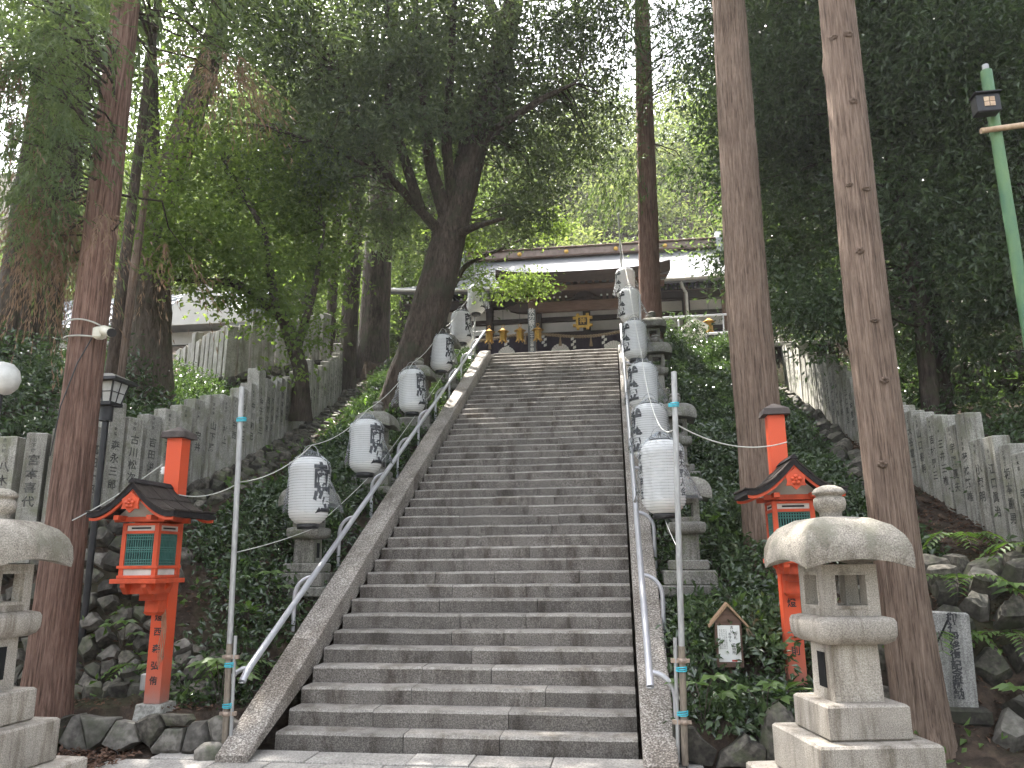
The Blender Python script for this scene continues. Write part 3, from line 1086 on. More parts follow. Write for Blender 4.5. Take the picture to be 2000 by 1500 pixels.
# ------------------------------------------------------------------ vermilion lantern posts
def red_lantern(loc, label, chars, box):
    R = thing('shrine_lantern', loc, label, 'shrine lantern', 'vermilion wooden lanterns on posts')
    MB().frustum((0, 0), (.3, .3), (.26, .26), -.1, .09).build('footing', 'concrete', R)
    H = 2.62
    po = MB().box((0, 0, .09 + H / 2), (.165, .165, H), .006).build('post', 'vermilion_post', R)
    for i, (ch, zz) in enumerate(chars):
        t = link('writing', vtext(ch, .085, .002), 'ink', po)
        t.location = (0, -.0845, zz)
    mb = MB()
    mb.frustum((0, 0), (.27, .27), (.25, .25), .09 + H, .15 + H)
    mb.frustum((0, 0), (.25, .25), (.03, .03), .151 + H, .215 + H)
    mb.build('post_cap', 'cap_wood', R)
    yc = -.36
    # brackets
    mb = MB()
    mb.box((0, -.14, .98), (.17, .22, .13))
    mb.frustum((0, -.15), (.12, .2), (.17, .24), .88, .914)
    mb.box((0, -.2, 1.085), (.17, .34, .075))
    mb.frustum((0, -.21), (.12, .32), (.18, .36), 1.0455, 1.0475)
    mb.build('bracket', 'vermilion', R)
    for yy in (yc + .13, yc - .13):
        MB().prism([(-.2, 1.24), (-.2, 1.2), (-.13, 1.125), (.13, 1.125), (.2, 1.2), (.2, 1.24)], yy - .03, yy + .03).build('bracket_arm', 'vermilion', R)
    for xx in (-.13, .13):
        MB().prism([(yc - .27, 1.239), (yc - .27, 1.2), (yc - .2, 1.124), (yc + .2, 1.124), (yc + .25, 1.2), (yc + .25, 1.239)], xx - .029, xx + .029, 'x').build('bracket_arm', 'vermilion', R)
    MB().box((0, yc, 1.265), (.56, .58, .05), .004).build('base_board', 'vermilion', R)
    MB().box((0, yc, 1.31), (.47, .48, .035), .004).build('sill', 'vermilion', R)
    w0, z0, z1 = .2, 1.328, 1.90
    for sx in (-1, 1):
        for sy in (-1, 1):
            MB().box((sx * w0, yc + sy * w0, (z0 + z1) / 2), (.05, .05, z1 - z0)).build('corner_post', 'vermilion', R)
    for zz, hh in ((1.415, .035), (1.80, .03), (1.887, .026)):
        for s_ in (-1, 1):
            MB().box((0, yc + s_ * (w0 + .006), zz), (2 * w0 - .05, .05, hh)).build('rail', 'vermilion', R)
            MB().box((s_ * (w0 + .006), yc, zz), (.05, 2 * w0 - .05, hh)).build('rail', 'vermilion', R)
    for s_ in (-1, 1):   # projecting waist rail
        MB().box((0, yc + s_ * (w0 + .026), 1.418), (2 * w0 + .1, .02, .03)).build('waist_rail', 'vermilion', R)
        MB().box((s_ * (w0 + .026), yc, 1.417), (.02, 2 * w0 + .03, .03)).build('waist_rail', 'vermilion', R)
    for a in range(4):
        ca, sa = math.cos(a * PI / 2), math.sin(a * PI / 2)
        def q(x_, y_):
            return (x_ * ca - y_ * sa, yc + x_ * sa + y_ * ca)
        for zz, hh in ((1.362, .068), (1.845, .06)):
            c_ = q(0, -(w0 + .004))
            MB().box((c_[0], c_[1], zz), (2 * w0 - .05, .012, hh), 0, a * PI / 2).build('white_panel', 'white_board', R)
        s2 = MB()
        c_ = q(0, -(w0 + .012))
        s2.box((c_[0], c_[1], 1.845), (.24, .006, .018), 0, a * PI / 2)
        s2.build('slot', 'dark', R)
        b_ = MB()
        c_ = q(0, -(w0 - .012))
        b_.box((c_[0], c_[1], 1.61), (2 * w0 - .05, .006, .36), 0, a * PI / 2)
        b_.build('panel_back', 'dark', R)
        L = MB()
        W = 2 * w0 - .056
        zb, zt = 1.436, 1.782
        nb = 12
        for i in range(nb + 1):
            c_ = q(-W / 2 + W * i / nb, -(w0 + .003))
            L.box((c_[0], c_[1], (zb + zt) / 2), (.0105 if 0 < i < nb else .02, .014, zt - zb), 0, a * PI / 2)
        for f_ in (0, .09, .18, .43, .5, .57, .82, .91, 1):
            c_ = q(0, -(w0 + .0055))
            L.box((c_[0], c_[1], zb + (zt - zb) * f_), (W, .012, .011 if 0 < f_ < 1 else .02), 0, a * PI / 2)
        L.build('lattice', 'teal', R)
    # curved gable roof: ridge runs front to back
    zr, half, depth = 2.34, .53, .9
    def prof(t_, lift=0.0):   # t_ from -1 to 1 across
        a_ = abs(t_)
        return (t_ * half, zr + lift - .36 * (1 - (1 - a_) ** 1.75) + .035 * a_ ** 4)
    ts = np.linspace(-1, 1, 25)
    top = [prof(t_) for t_ in ts]
    def slab_roof(t_pts, th, y0, y1):
        up_ = [prof(t_) for t_ in t_pts]
        dn = [(x_, z_ - th * (1 - .25 * abs(x_) / half)) for x_, z_ in up_]
        return up_[::-1] + dn
    MB().prism(slab_roof(ts, .07, 0, 0)[::-1], yc - depth / 2, yc + depth / 2).build('roof', 'shingle_edge', R)
    # shingle courses, stepped along the ridge and down the slope
    for c in range(3):
        yA = yc - depth / 2 + c * depth / 3
        for s_ in (-1, 1):
            for r_ in range(3):
                ta, tb = (r_ / 3) + .002, min(1.03, (r_ + 1) / 3 + .035)
                tt = np.linspace(ta, tb, 5)
                o_ = [(s_ * abs(prof(t_)[0]) * (1 + 0 * t_), prof(min(t_, 1))[1] + .012 + (.008 * (t_ - ta) / (tb - ta)) + .006 * c + (.004 if r_ == 0 else 0)) for t_ in tt]
                i_ = [(x_, z_ - .014) for x_, z_ in o_]
                poly = o_ + i_[::-1]
                MB().prism(poly, yA - .012, yA + depth / 3 + .02 - .02 * c).build('shingle_course', 'shingle', R)
    mb = MB()
    mb.prism([(-.05, zr - .008), (.05, zr - .008), (.0, zr + .045)], yc - depth / 2 - .015, yc + depth / 2 + .02)
    mb.build('ridge', 'shingle_edge', R)
    # vermilion barge boards under the front and rear edges
    for yy in (yc - depth / 2 + .035, yc + depth / 2 - .035):
        up_ = [(x_ * .965, z_ - .06) for x_, z_ in top]
        dn = [(x_ * .955, z_ - .095 + (.012 * abs(x_))) for x_, z_ in top]
        MB().prism((up_[::-1] + dn)[::-1], yy - .016, yy + .016).build('barge_board', 'vermilion', R)
    for s_ in (-1, 1):
        MB().box((s_ * .2, yc, 1.955), (.06, depth - .1, .05)).build('eaves_beam', 'vermilion', R)
        MB().box((s_ * .36, yc, 2.0), (.025, depth - .08, .02)).build('eaves_beam', 'vermilion', R)
        MB().box((0, yc + s_ * .24, 1.94), (.62, .05, .055)).build('eaves_beam', 'vermilion', R)
    MB().prism([(-.3, 1.965), (.3, 1.965), (.2, 2.05), (0, 2.22), (-.2, 2.05)], yc - .235, yc - .225).build('gable_board', 'white_board', R)
    # gable pendant with a flower
    zg = 2.10
    pend = [(0, .135), (-.055, .085), (-.105, .05), (-.09, -.01), (-.105, -.055), (-.05, -.055), (0, -.1), (.05, -.055), (.105, -.055), (.09, -.01), (.105, .05), (.055, .085)]
    pe = MB().prism([(a, zg + b) for a, b in pend], yc - depth / 2 - .012, yc - depth / 2 + .012).build('gable_pendant', 'vermilion', R)
    mb = MB()
    for i in range(5):
        a = i * 2 * PI / 5 + .3
        mb.lathe([(.0, .022), (.017, .018), (.021, .006), (.017, 0), (0, 0)], 8, (0, 0, 0), cap=False)
        nv = len(mb.v) - 40
        for j in range(nv, len(mb.v)):
            x_, y_, z_ = mb.v[j]
            mb.v[j] = (x_ + .031 * math.cos(a), -z_, y_ + .031 * math.sin(a))
    mb.lathe([(.0, .03), (.012, .024), (.014, .0)], 8, (0, 0, 0), cap=False)
    for j in range(len(mb.v) - 24, len(mb.v)):
        x_, y_, z_ = mb.v[j]
        mb.v[j] = (x_, -z_, y_)
    fo = mb.build('flower', 'vermilion', pe)
    fo.location = (0, yc - depth / 2 - .012, zg + .005)
    Mx = Matrix.Translation((0, -.085, 1.24)) @ Matrix.Diagonal((.84, .88, .86, 1)) @ Matrix.Translation((0, .085, -1.24))
    for ch_ in R.children:
        if ch_.name.split('.')[0] in ('footing', 'post', 'post_cap'): continue
        ch_.data.transform(Mx)
    fo.location = Mx @ fo.location
    if box:
        MB().box((-.13, .02, .28), (.08, .1, .16), .01).build('switch_box', 'galv', R)
        MB().tube([(-.12, .03, .2), (-.12, .03, .02)], .012, 6).build('conduit', 'galv', R)
        mb = MB()
        for i in range(5):
            x_ = .03 + .012 * i
            mb.tube([(x_, -.09 - .004 * i, .98), (x_ + .02, -.1, .8), (x_ - .005 + .012 * (i % 3), -.094, .62 - .03 * i), (x_ + .015, -.092, .42 + .03 * i)], .003, 5)
        mb.build('dry_vine', 'rope', R)
        MB().lathe([(.0, -.05), (.03, -.045), (.018, -.03), (.032, -.015), (.018, 0), (.03, .015), (.012, .03), (0, .035)], 10, (-.115, -.05, 2.38), cap=False).build('insulator', 'paper_white', R)
    return R
red_lantern((-1.27, .05, .3), 'vermilion shrine lantern on a square post by the left bank, lattice windows', [('献', 1.02), ('燈', .9), ('西', .76), ('森', .6), ('弘', .44), ('侑', .3)], True)
red_lantern((4.93, .6, .44), 'vermilion shrine lantern half hidden behind the big right stone lantern', [('献', 1.02), ('燈', .86), ('萩', .58), ('則', .42)], False)

# ------------------------------------------------------------------ paper lanterns under plastic covers
LR, LH = .232, .80
def lan_r(z):
    q = z / LH
    e = min(q, 1 - q)
    return LR * (.56 + .44 * (1 - max(0, 1 - e / .2) ** 2.4)) if e < .2 else LR
def lantern_body_mesh():
    n = 25
    prof = []
    for i in range(n * 2 + 1):
        z = LH * i / (n * 2)
        prof.append((lan_r(z) + (.0 if i % 2 == 0 else .011), z))
    return MB().lathe(prof, 36, cap=False).mesh('paper_body')
def wrap_text(chars, size, az, zc, off, spacing, thick=.013):
    me = text_mesh('\n'.join(chars), size, thick, spacing).copy()
    me.materials.clear()
    bm = bmesh.new()
    bm.from_mesh(me)
    bmesh.ops.triangulate(bm, faces=bm.faces)
    for _ in range(6):
        lg = [e for e in bm.edges if e.calc_length() > .03]
        if not lg: break
        bmesh.ops.subdivide_edges(bm, edges=lg, cuts=1)
        bmesh.ops.triangulate(bm, faces=bm.faces)
    for v in bm.verts:
        z = zc + v.co.y
        rr = lan_r(min(max(z, 0), LH)) + off
        a = az + v.co.x / LR
        v.co = (rr * math.cos(a), rr * math.sin(a), z)
    bm.to_mesh(me)
    bm.free()
    return me
def bag_mesh(seed, tail_az):
    rr = np.random.default_rng(seed)
    n, m = 44, 24
    ph = rr.uniform(0, 6.28, 8)
    vs, fs = [], []
    for j in range(m + 1):
        q = j / m
        z = LH + .09 - q * (LH * .82 + .09)
        if z > LH * .84:
            base = LR * (.16 + .93 * math.sin(min(1, (LH + .09 - z) / (LH * .16 + .09)) * PI / 2))
        else:
            base = LR * 1.09
        for i in range(n):
            a = 2 * PI * (i + .5 * (j % 2)) / n
            fold = sum(math.sin((3 + 2 * k_) * a + ph[k_] + q * (2.5 - k_ * .9)) / (1 + .4 * k_) for k_ in range(6))
            gather = max(0, 1 - q * 3.5)
            flare = max(0, q - .5) * .2 * (.2 + max(0, math.cos(a - tail_az)) ** 2 * 1.5 + max(0, math.cos(a - tail_az - 2.7)) ** 3 * .6)
            rad = base * (1 + .012 * fold * (.25 + q) + .07 * gather * math.sin(11 * a + ph[6])) + flare + rr.normal() * .0055 * (1 + 1.5 * gather)
            vs.append((rad * math.cos(a), rad * math.sin(a), z + rr.normal() * .006 + .02 * math.sin(4 * a + ph[7]) * (q > .95)))
    for j in range(m):
        for i in range(n):
            k2 = (i + 1) % n
            A_, B_, C_, D_ = j * n + i, (j + 1) * n + i, (j + 1) * n + k2, j * n + k2
            if (j % 2) == 0:
                fs += [(A_, B_, D_), (B_, C_, D_)]
            else:
                fs += [(A_, B_, C_), (A_, C_, D_)]
    vs.append((0, 0, LH + .105))
    for i in range(n):
        fs.append((i, (i + 1) % n, len(vs) - 1))
    return MB().add(vs, fs, False).mesh('plastic_cover')
LBODY = lantern_body_mesh()
LTOP = MB().lathe([(.05, .0), (.122, .0), (.124, .01), (.124, .026), (.118, .03), (.1, .03), (.05, .012)], 24, cap=True).mesh('top_ring')
LBOT = MB().lathe([(.09, -.06), (.128, -.06), (.13, -.03), (.13, .01), (.09, .01)], 24, cap=True).mesh('bottom_ring')
def hoop():
    mb = MB()
    mb.tube([(.1 * math.cos(a), 0, LH + .03 + .13 * math.sin(a)) for a in np.linspace(0, PI, 12)], .004, 6)
    return mb.mesh('handle')
LHOOP = hoop()
LLINES = MB()
for i in range(8):
    a = i * PI / 4 + .2
    LLINES.tube([((lan_r(z) + .004) * math.cos(a), (lan_r(z) + .004) * math.sin(a), z) for z in np.linspace(.01, LH - .01, 14)], .0016, 4)
LLINES = LLINES.mesh('seam_thread')
LRIBS = MB()
for i in range(1, 25):
    z = LH * i / 25
    LRIBS.tube([((lan_r(z) + .0015) * math.cos(a), (lan_r(z) + .0015) * math.sin(a), z) for a in np.linspace(0, 2 * PI, 37)], .0034, 4, cap=False)
LRIBS = LRIBS.mesh('rib')
TXT_L = wrap_text('献燈', .32, math.radians(-18), LH * .5, .014, .9)
TXT_R = wrap_text('献燈', .32, math.radians(206), LH * .5, .014, .9)
TXT_S = wrap_text('春木野人会', .1, math.radians(-32), LH * .52, .014, 1.0, .002)
TXT_S2 = wrap_text('枚岡神社', .12, math.radians(192), LH * .5, .014, 1.1, .003)
def paper_lantern(loc, label, side, seed, first=False):
    R = thing('paper_lantern', loc, label, 'paper lantern', 'white paper lanterns under plastic covers')
    rr = random.Random(seed)
    R.rotation_euler = (rr.uniform(-.03, .03), rr.uniform(-.03, .03), rr.uniform(-.08, .08))
    b = link('paper_body', LBODY, 'washi', R)
    link('seam_thread', LLINES, 'wire', b)
    tag(link('ribs', LRIBS, 'rib_grey', b), None, None, None, 'stuff')
    if side < 0:
        link('writing', TXT_L, 'ink', b)
    elif first:
        link('writing', TXT_S, 'ink', b)
        link('writing', TXT_S2, 'ink', b)
    else:
        link('writing', TXT_R, 'ink', b)
    o = link('top_ring', LTOP, 'black', R)
    o.location = (0, 0, LH - .01)
    link('bottom_ring', LBOT, 'black', R)
    link('handle', LHOOP, 'galv', R)
    link('plastic_cover', bag_mesh(seed, rr.choice([0.2, 2.9, -.6]) if side < 0 else rr.choice([-.1, .3])), 'plastic', R)
    return R
PLL = [(-.42, 1.57, 2.58), (-.42, 3.65, 3.42), (-.42, 6.23, 4.82), (-.42, 8.54, 6.17), (-.42, 10.75, 7.42), (-.42, 12.7, 8.82)]
PLR = [(3.81, 1.25, 2.62), (3.78, 3.35, 3.45), (3.79, 5.6, 4.61), (3.75, 8.0, 6.11), (3.73, 10.2, 7.58), (3.68, 11.8, 8.71)]
ordn = ['lowest', 'second lowest', 'third lowest', 'fourth lowest', 'fifth lowest', 'topmost']
for i, p in enumerate(PLL):
    paper_lantern((p[0], p[1], p[2] - LH / 2), ordn[i] + ' of the white paper lanterns strung along the left handrail', -1, 50 + i)
for i, p in enumerate(PLR):
    paper_lantern((p[0], p[1], p[2] - LH / 2), ordn[i] + ' of the white paper lanterns strung along the right handrail', 1, 70 + i, i == 0)

# ------------------------------------------------------------------ bare poles and cords
def pole(label, p0, p1, rad, lower=None, ties=(), clamps=(), cond=None):
    R = thing('pipe_pole', p0, label, 'pole', 'metal pipe poles for the lantern cords')
    a, b = Vector(p0), Vector(p1)
    at = lambda z: (a + (b - a) * ((z - a.z) / (b.z - a.z))) - a
    if lower:
        MB().tube([(0, 0, 0), at(lower)], rad * 1.12, 12).build('lower_pipe', 'galv_rust', R)
        MB().tube([at(lower + .001), b - a], rad, 12).build('upper_pipe', 'galv', R)
    else:
        MB().tube([(0, 0, 0), b - a], rad, 10).build('pipe', 'galv', R)
    for z in ties:
        c = at(z)
        mb = MB()
        for q in range(3):
            mb.tube([(c.x + (rad + .009) * math.cos(t_) + (.022 if cond and math.cos(t_) * cond > 0 else 0) * cond, c.y + (rad + .009) * math.sin(t_), c.z + q * .012 + .006 * math.sin(t_ + q)) for t_ in np.linspace(0, 2 * PI, 15)], .0055, 5, cap=False)
        mb.build('cyan_tie', 'cyan_cord', R)
    for z in clamps:
        c = at(z)
        mb = MB()
        mb.lathe([(rad + .002, -.02), (rad + .012, -.02), (rad + .012, .02), (rad + .002, .02)], 14, c, cap=False)
        sg = cond or 1
        mb.box((c.x + sg * (rad + .035), c.y, c.z), (.07, .03, .035))
        mb.box((c.x - sg * (rad + .02), c.y, c.z), (.035, .02, .03))
        mb.build('clamp', 'clamp', R)
    if cond:
        c0, c1 = at(.02 + p0[2]), at(1.05)
        MB().tube([(c0.x + cond * .055, c0.y, c0.z), (c1.x + cond * .055, c1.y, c1.z)], .017, 8).build('conduit', 'galv', R)
    return R
pole('tall bare galvanised pipe standing at the foot of the left kerb', (-.36, -.27, .02), (-.44, -.27, 3.47), .027, .98, (.78, .42, 3.12), (.86, .36), 1)
pole('tall bare galvanised pipe standing at the foot of the right kerb', (3.79, -.27, .02), (3.88, -.27, 3.45), .027, .98, (.78, .42, 3.12), (.86, .36), -1)
pole('thin dark pole behind the topmost left paper lantern', (-.5, 12.95, 7.2), (-.52, 12.95, 10.9), .022)
pole('thin dark pole rising over the topmost right paper lantern', (3.62, 12.3, 7.0), (3.58, 12.3, 10.9), .022)
pole('short grey pipe beside the fourth right paper lantern', (3.87, 8.3, 4.3), (3.9, 8.3, 7.2), .026)
pole('grey pipe standing left of the fourth left paper lantern', (-.9, 9.3, 5.2), (-.92, 9.3, 6.9), .026)
# stub of stone at the pole foot
MBs = MB()
def boulder(name, loc, size, mat, label, seed, parent=None):
    rr = np.random.default_rng(seed)
    bm = bmesh.new()
    bmesh.ops.create_icosphere(bm, subdivisions=2, radius=1)
    ph = rr.uniform(0, 6, 6)
    for v in bm.verts:
        c = v.co
        d = 1 + .16 * math.sin(2.3 * c.x + ph[0]) * math.sin(2.9 * c.y + ph[1]) + .12 * math.sin(3.7 * c.z + ph[2]) + .06 * rr.normal()
        v.co = Vector((c.x * size[0] * d, c.y * size[1] * d, c.z * size[2] * d))
    me = bpy.data.meshes.new(name)
    bm.to_mesh(me)
    bm.free()
    me.polygons.foreach_set('use_smooth', [True] * len(me.polygons))
    o = link(name, me, mat, parent, loc)
    if label:
        tag(o, label, 'rock')
    return o
boulder('small_rock', (-.46, -.36, .03), (.16, .12, .09), 'rock_pale', 'small stone at the foot of the left pipe pole', 3)
boulder('small_rock', (4.42, -.2, .02), (.06, .06, .07), 'rock', 'pebble wedged before the low wall right of the steps', 4)
boulder('boulder', (4.62, -.15, .22), (.2, .2, .26), 'rock', 'grey boulder at the left rear corner of the big right stone lantern', 5)

def sag(a, b, s, n=14):
    a, b = Vector(a), Vector(b)
    return [a + (b - a) * t_ - Vector((0, 0, s * 4 * t_ * (1 - t_))) for t_ in np.linspace(0, 1, n)]
def cord(name, label, path, rad, mat):
    tag(MB().tube(path, rad, 5).build(name, mat), label, 'cord')
def chain(pts, s, n=10):
    out = []
    for a, b in zip(pts[:-1], pts[1:]):
        out += sag(a, b, s, n)[:-1]
    return out + [Vector(pts[-1])]
topz = lambda p: (p[0], p[1], p[2] + LH / 2 + .16)
cord('lantern_cord', 'pale cord carrying the left row of paper lanterns', chain([(-.43, -.27, 2.5)] + [topz(p) for p in PLL] + [(-.52, 12.95, 10.0)], .1), .006, 'wire')
cord('lantern_cord', 'pale cord carrying the right row of paper lanterns', chain([(3.87, -.27, 2.92)] + [topz(p) for p in PLR] + [(3.6, 12.3, 10.2)], .05), .006, 'white_cord')
botz = lambda p: (p[0] + .06, p[1], p[2] - LH / 2 - .06)
cord('lower_cord', 'pale cord tying the lower ends of the left paper lanterns', chain([(-.4, -.27, 1.82)] + [botz(p) for p in PLL], .02), .005, 'wire')
cord('lower_cord', 'white cord under the lowest right paper lantern', sag((3.81, 1.25, 2.15), (3.84, -.24, 1.8), .02), .004, 'white_cord')
cord('wire', 'thin wire from the left pole to the left vermilion lantern', sag((-.43, -.27, 2.48), (-1.2, .0, 2.42), .06), .006, 'wire')
cord('wire', 'thin wire from the insulator on the left lantern to the left cedar', sag((-1.4, .0, 2.74), (-2.1, -.35, 2.15), .03), .006, 'wire')
cord('wire', 'thin wire sagging from the right pole to the right vermilion lantern', sag((3.87, -.27, 2.95), (4.95, .2, 2.82), .12), .006, 'wire')
# ------------------------------------------------------------------ the shrine hall at the top
CX = 2.36
SH = thing('shrine_hall', (CX, 20, TOPZ), 'wooden shrine hall with pale curved roof at the top of the steps', 'shrine')
def S(mb, name, mat, parent=None):
    o = mb.build(name, mat, None)
    p = parent or SH
    o.parent = p
    base = Vector(SH.location) if p is SH else Vector(SH.location)
    o.location = -base
    if p is not SH:
        o.location = (0, 0, 0)
    return o
F0 = 8.0      # floor of the hall
S(MB().box((CX, 21.5, 7.68), (13.2, 8.2, .68), .02), 'podium', 'granite_old')
S(MB().box((CX, 17.55, 7.52), (6.4, 1.3, .36), .02), 'podium_step', 'granite_old')
# main roof: ridge along x, curved slope towards the viewer and away from it
def roof_z(y, side=-1):
    q = (y - 24.0) / 5.0 * (1 if side > 0 else -1)     # 0 at ridge, 1 at eave
    q = max(0, min(1.05, q))
    return 14.5 - 2.9 * (1 - (1 - q) ** 1.35) - .12 * q
nx, ny = 28, 14
for side in (-1, 1):
    vs, fs = [], []
    for j in range(ny + 1):
        q = j / ny
        y = 24 + side * 5.0 * q
        for i in range(nx + 1):
            t_ = -1 + 2 * i / nx
            hw = 5.3 + 2.1 * sst(.35, 1, q)
            x = CX + t_ * hw
            z = roof_z(y, side) + .22 * abs(t_) ** 4 * q
            vs.append((x, y, z))
    W = nx + 1
    for j in range(ny):
        for i in range(nx):
            fs.append((j * W + i, j * W + i + 1, (j + 1) * W + i + 1, (j + 1) * W + i))
    off = len(vs)
    vs += [(x, y, z - .22) for x, y, z in vs]
    for j in range(ny):
        for i in range(nx):
            fs.append((off + j * W + i, off + (j + 1) * W + i, off + (j + 1) * W + i + 1, off + j * W + i + 1))
    for i in range(nx):
        a = ny * W + i
        fs.append((a, a + 1, off + a + 1, off + a))
    for j in range(ny):
        for a in (j * W, j * W + nx):
            fs.append((a, a + W, off + a + W, off + a))
    S(MB().add(vs, fs, True), 'roof_slope', 'copper_roof')
mb = MB()
vs_e = [(CX + (-1 + 2 * i / 24) * 7.4, 18.98, roof_z(19.0) - .1 + .22 * abs(-1 + 2 * i / 24) ** 4) for i in range(25)]
mb.tube(vs_e, .06, 6)
S(mb, 'gutter', 'white_board')
for s_ in (-1, 1):
    mb = MB()
    mb.prism([(19.4, 11.3), (24, 14.35), (28.6, 11.3)], CX + s_ * 5.25 - .06, CX + s_ * 5.25 + .06, 'x')
    S(mb, 'gable_wall', 'wood_dark')
rg = S(MB().box((CX, 24, 14.62), (10.6, .5, .36), .03), 'roof_ridge', 'ridge_copper')
S(MB().box((CX, 24, 14.83), (10.75, .66, .07), .02), 'ridge_band', 'wood_brown')
S(MB().box((CX, 24, 14.45), (10.7, .66, .08), .02), 'ridge_band', 'wood_brown')
for s_ in (-1, 1):
    mb = MB()
    mb.prism([(23.5, 14.1), (24.5, 14.1), (24.42, 14.8), (24.2, 15.15), (23.8, 15.15), (23.58, 14.8)], CX + s_ * 5.45 - .12, CX + s_ * 5.45 + .12, 'x')
    S(mb, 'ridge_end', 'roof_tile')
for x in (-.62 + CX - 2.36 + .05, 1.45, 3.55, 5.6):
    mb = MB()
    mb.lathe([(0, .0), (.1, 0), (.1, .03), (.07, .045), (0, .05)], 16)
    mb.v = [(x + a, 23.745 - c, 14.63 + b) for a, b, c in mb.v]
    S(mb, 'ridge_crest', 'gold')
# front porch roof projecting from the main slope
nx, ny = 24, 10
vs, fs = [], []
for j in range(ny + 1):
    q = j / ny
    y = 20.8 - 4.2 * q
    for i in range(nx + 1):
        t_ = -1 + 2 * i / nx
        x = CX + t_ * (2.75 + .1 * q)
        z = 12.25 - 1.26 * (1 - (1 - q) ** 1.3) + .2 * abs(t_) ** 3.5 * q
        vs.append((x, y, z))
W = nx + 1
off = len(vs)
th = lambda k_: .32 if k_ // W == ny else .26
vs += [(x, y + (.12 if k_ // W == ny else 0), z - th(k_)) for k_, (x, y, z) in enumerate(vs)]
for j in range(ny):
    for i in range(nx):
        a = j * W + i
        fs.append((a, a + 1, a + W + 1, a + W))
        fs.append((off + a, off + a + W, off + a + W + 1, off + a + 1))
S(MB().add(vs, fs, True), 'porch_roof', 'copper_roof')
fv = []
for i in range(nx + 1):
    fv.append(vs[ny * W + i])
bo = [(x, y + .12, z - .33) for x, y, z in fv]
fs2 = [(i, i + 1, nx + 2 + i, nx + 1 + i) for i in range(nx)]
sidev = []
mb = MB().add([(x, y - .012, z + .004) for x, y, z in fv] + bo, fs2)
for s_ in (0, nx):
    col = [vs[j * W + s_] for j in range(ny + 1)]
    ex = -.01 if s_ == 0 else .01
    mb.add([(x + ex, y, z) for x, y, z in col] + [(x + ex, y, z - .3) for x, y, z in col], [(j, j + 1, ny + 2 + j, ny + 1 + j) for j in range(ny)])
S(mb, 'porch_fascia', 'wood_dark')
S(MB().box((CX, 18.6, 10.97), (5.0, 3.4, .03)), 'porch_soffit', 'wood_brown')
for i in range(22):
    x = CX - 2.5 + i * 5.0 / 21
    mb = MB()
    mb.prism([(16.98, 10.72), (18.6, 10.9), (18.6, 10.96), (16.98, 10.80)], x - .04, x + .04, 'x')
    S(mb, 'porch_rafter', 'wood_brown')
S(MB().box((CX, 17.2, 10.62), (5.35, .2, .16), .01), 'porch_purlin', 'wood_brown')
S(MB().box((CX, 17.05, 10.83), (5.5, .09, .06)), 'porch_batten', 'wood_brown')
# porch pillars, beams and carving
for x in (.6, 4.12):
    S(MB().box((x, 17.72, 9.05), (.26, .26, 2.6), .025), 'porch_pillar', 'wood_brown')
    mb = MB()
    mb.frustum((x, 17.72), (.3, .3), (.5, .42), 10.351, 10.45)
    mb.box((x, 17.72, 10.495), (.95, .2, .085))
    S(mb, 'bracket', 'wood_brown')
S(MB().box((CX, 17.72, 10.16), (3.25, .2, .36), .03), 'rainbow_beam', 'wood_brown')
for s_ in (-1, 1):
    mb = MB()
    x0 = CX + s_ * 1.9
    poly = [(x0, 9.98), (x0 + s_ * .35, 10.0), (x0 + s_ * .62, 10.08), (x0 + s_ * .72, 10.2), (x0 + s_ * .6, 10.28), (x0 + s_ * .5, 10.22), (x0 + s_ * .42, 10.32), (x0, 10.33)]
    mb.prism(poly if s_ > 0 else poly[::-1], 17.62, 17.8)
    S(mb, 'beam_nose', 'wood_dark')
mb = MB()
frog = [(-.62, 0), (-.5, .1), (-.36, .1), (-.25, .22), (-.1, .3), (.1, .3), (.25, .22), (.36, .1), (.5, .1), (.62, 0), (.4, .03), (.2, .08), (0, .05), (-.2, .08), (-.4, .03)]
mb.prism([(CX + a, 10.345 + b) for a, b in frog], 17.62, 17.78)
for i in range(10):
    a = -.4 + .09 * i
    mb.tube([(CX + a, 17.6, 10.36), (CX + a + .05, 17.58, 10.42 + .04 * math.sin(i * 2.1)), (CX + a + .1, 17.6, 10.47 + .05 * math.cos(i))], .02, 5)
S(mb, 'carved_strut', 'wood_dark')
# main wall, 20 m in
for i, x in enumerate(np.linspace(CX - 5.4, CX + 5.4, 7)):
    S(MB().box((x, 20.0, 9.65), (.26, .26, 3.3), .03), 'hall_pillar', 'wood_dark')
for zc, hh, nm in ((8.9, .22, 'wood_dark'), (9.83, .2, 'wood_dark'), (10.42, .18, 'wood_dark'), (11.02, .2, 'wood_dark')):
    S(MB().box((CX, 20.02, zc), (11.2, .2, hh), .01), 'tie_beam', nm)
for i in range(6):
    xx = np.linspace(CX - 5.4, CX + 5.4, 7)
    xa, xb = xx[i] + .14, xx[i + 1] - .14
    for zc, hh in ((10.13, .38), (10.72, .4), (9.36, .7)):
        S(MB().box(((xa + xb) / 2, 20.05, zc), (xb - xa, .08, hh)), 'plaster_panel', 'plaster' if zc > 9.5 or i in (0, 5) else 'wood_dark')
for row, (yy, zz) in enumerate(((19.35, 11.18), (19.15, 11.36))):
    for i in range(40):
        x = CX - 6.6 + i * 13.2 / 39 + (.08 if row else 0)
        if abs(x - CX) < 2.6 and row == 1: continue
        o = S(MB().box((x, yy + .45, zz), (.075, .9, .085)), 'rafter', 'wood_dark')
        S(MB().box((x, yy - .003, zz), (.07, .012, .08)), 'rafter_tip', 'cloth_white', o)
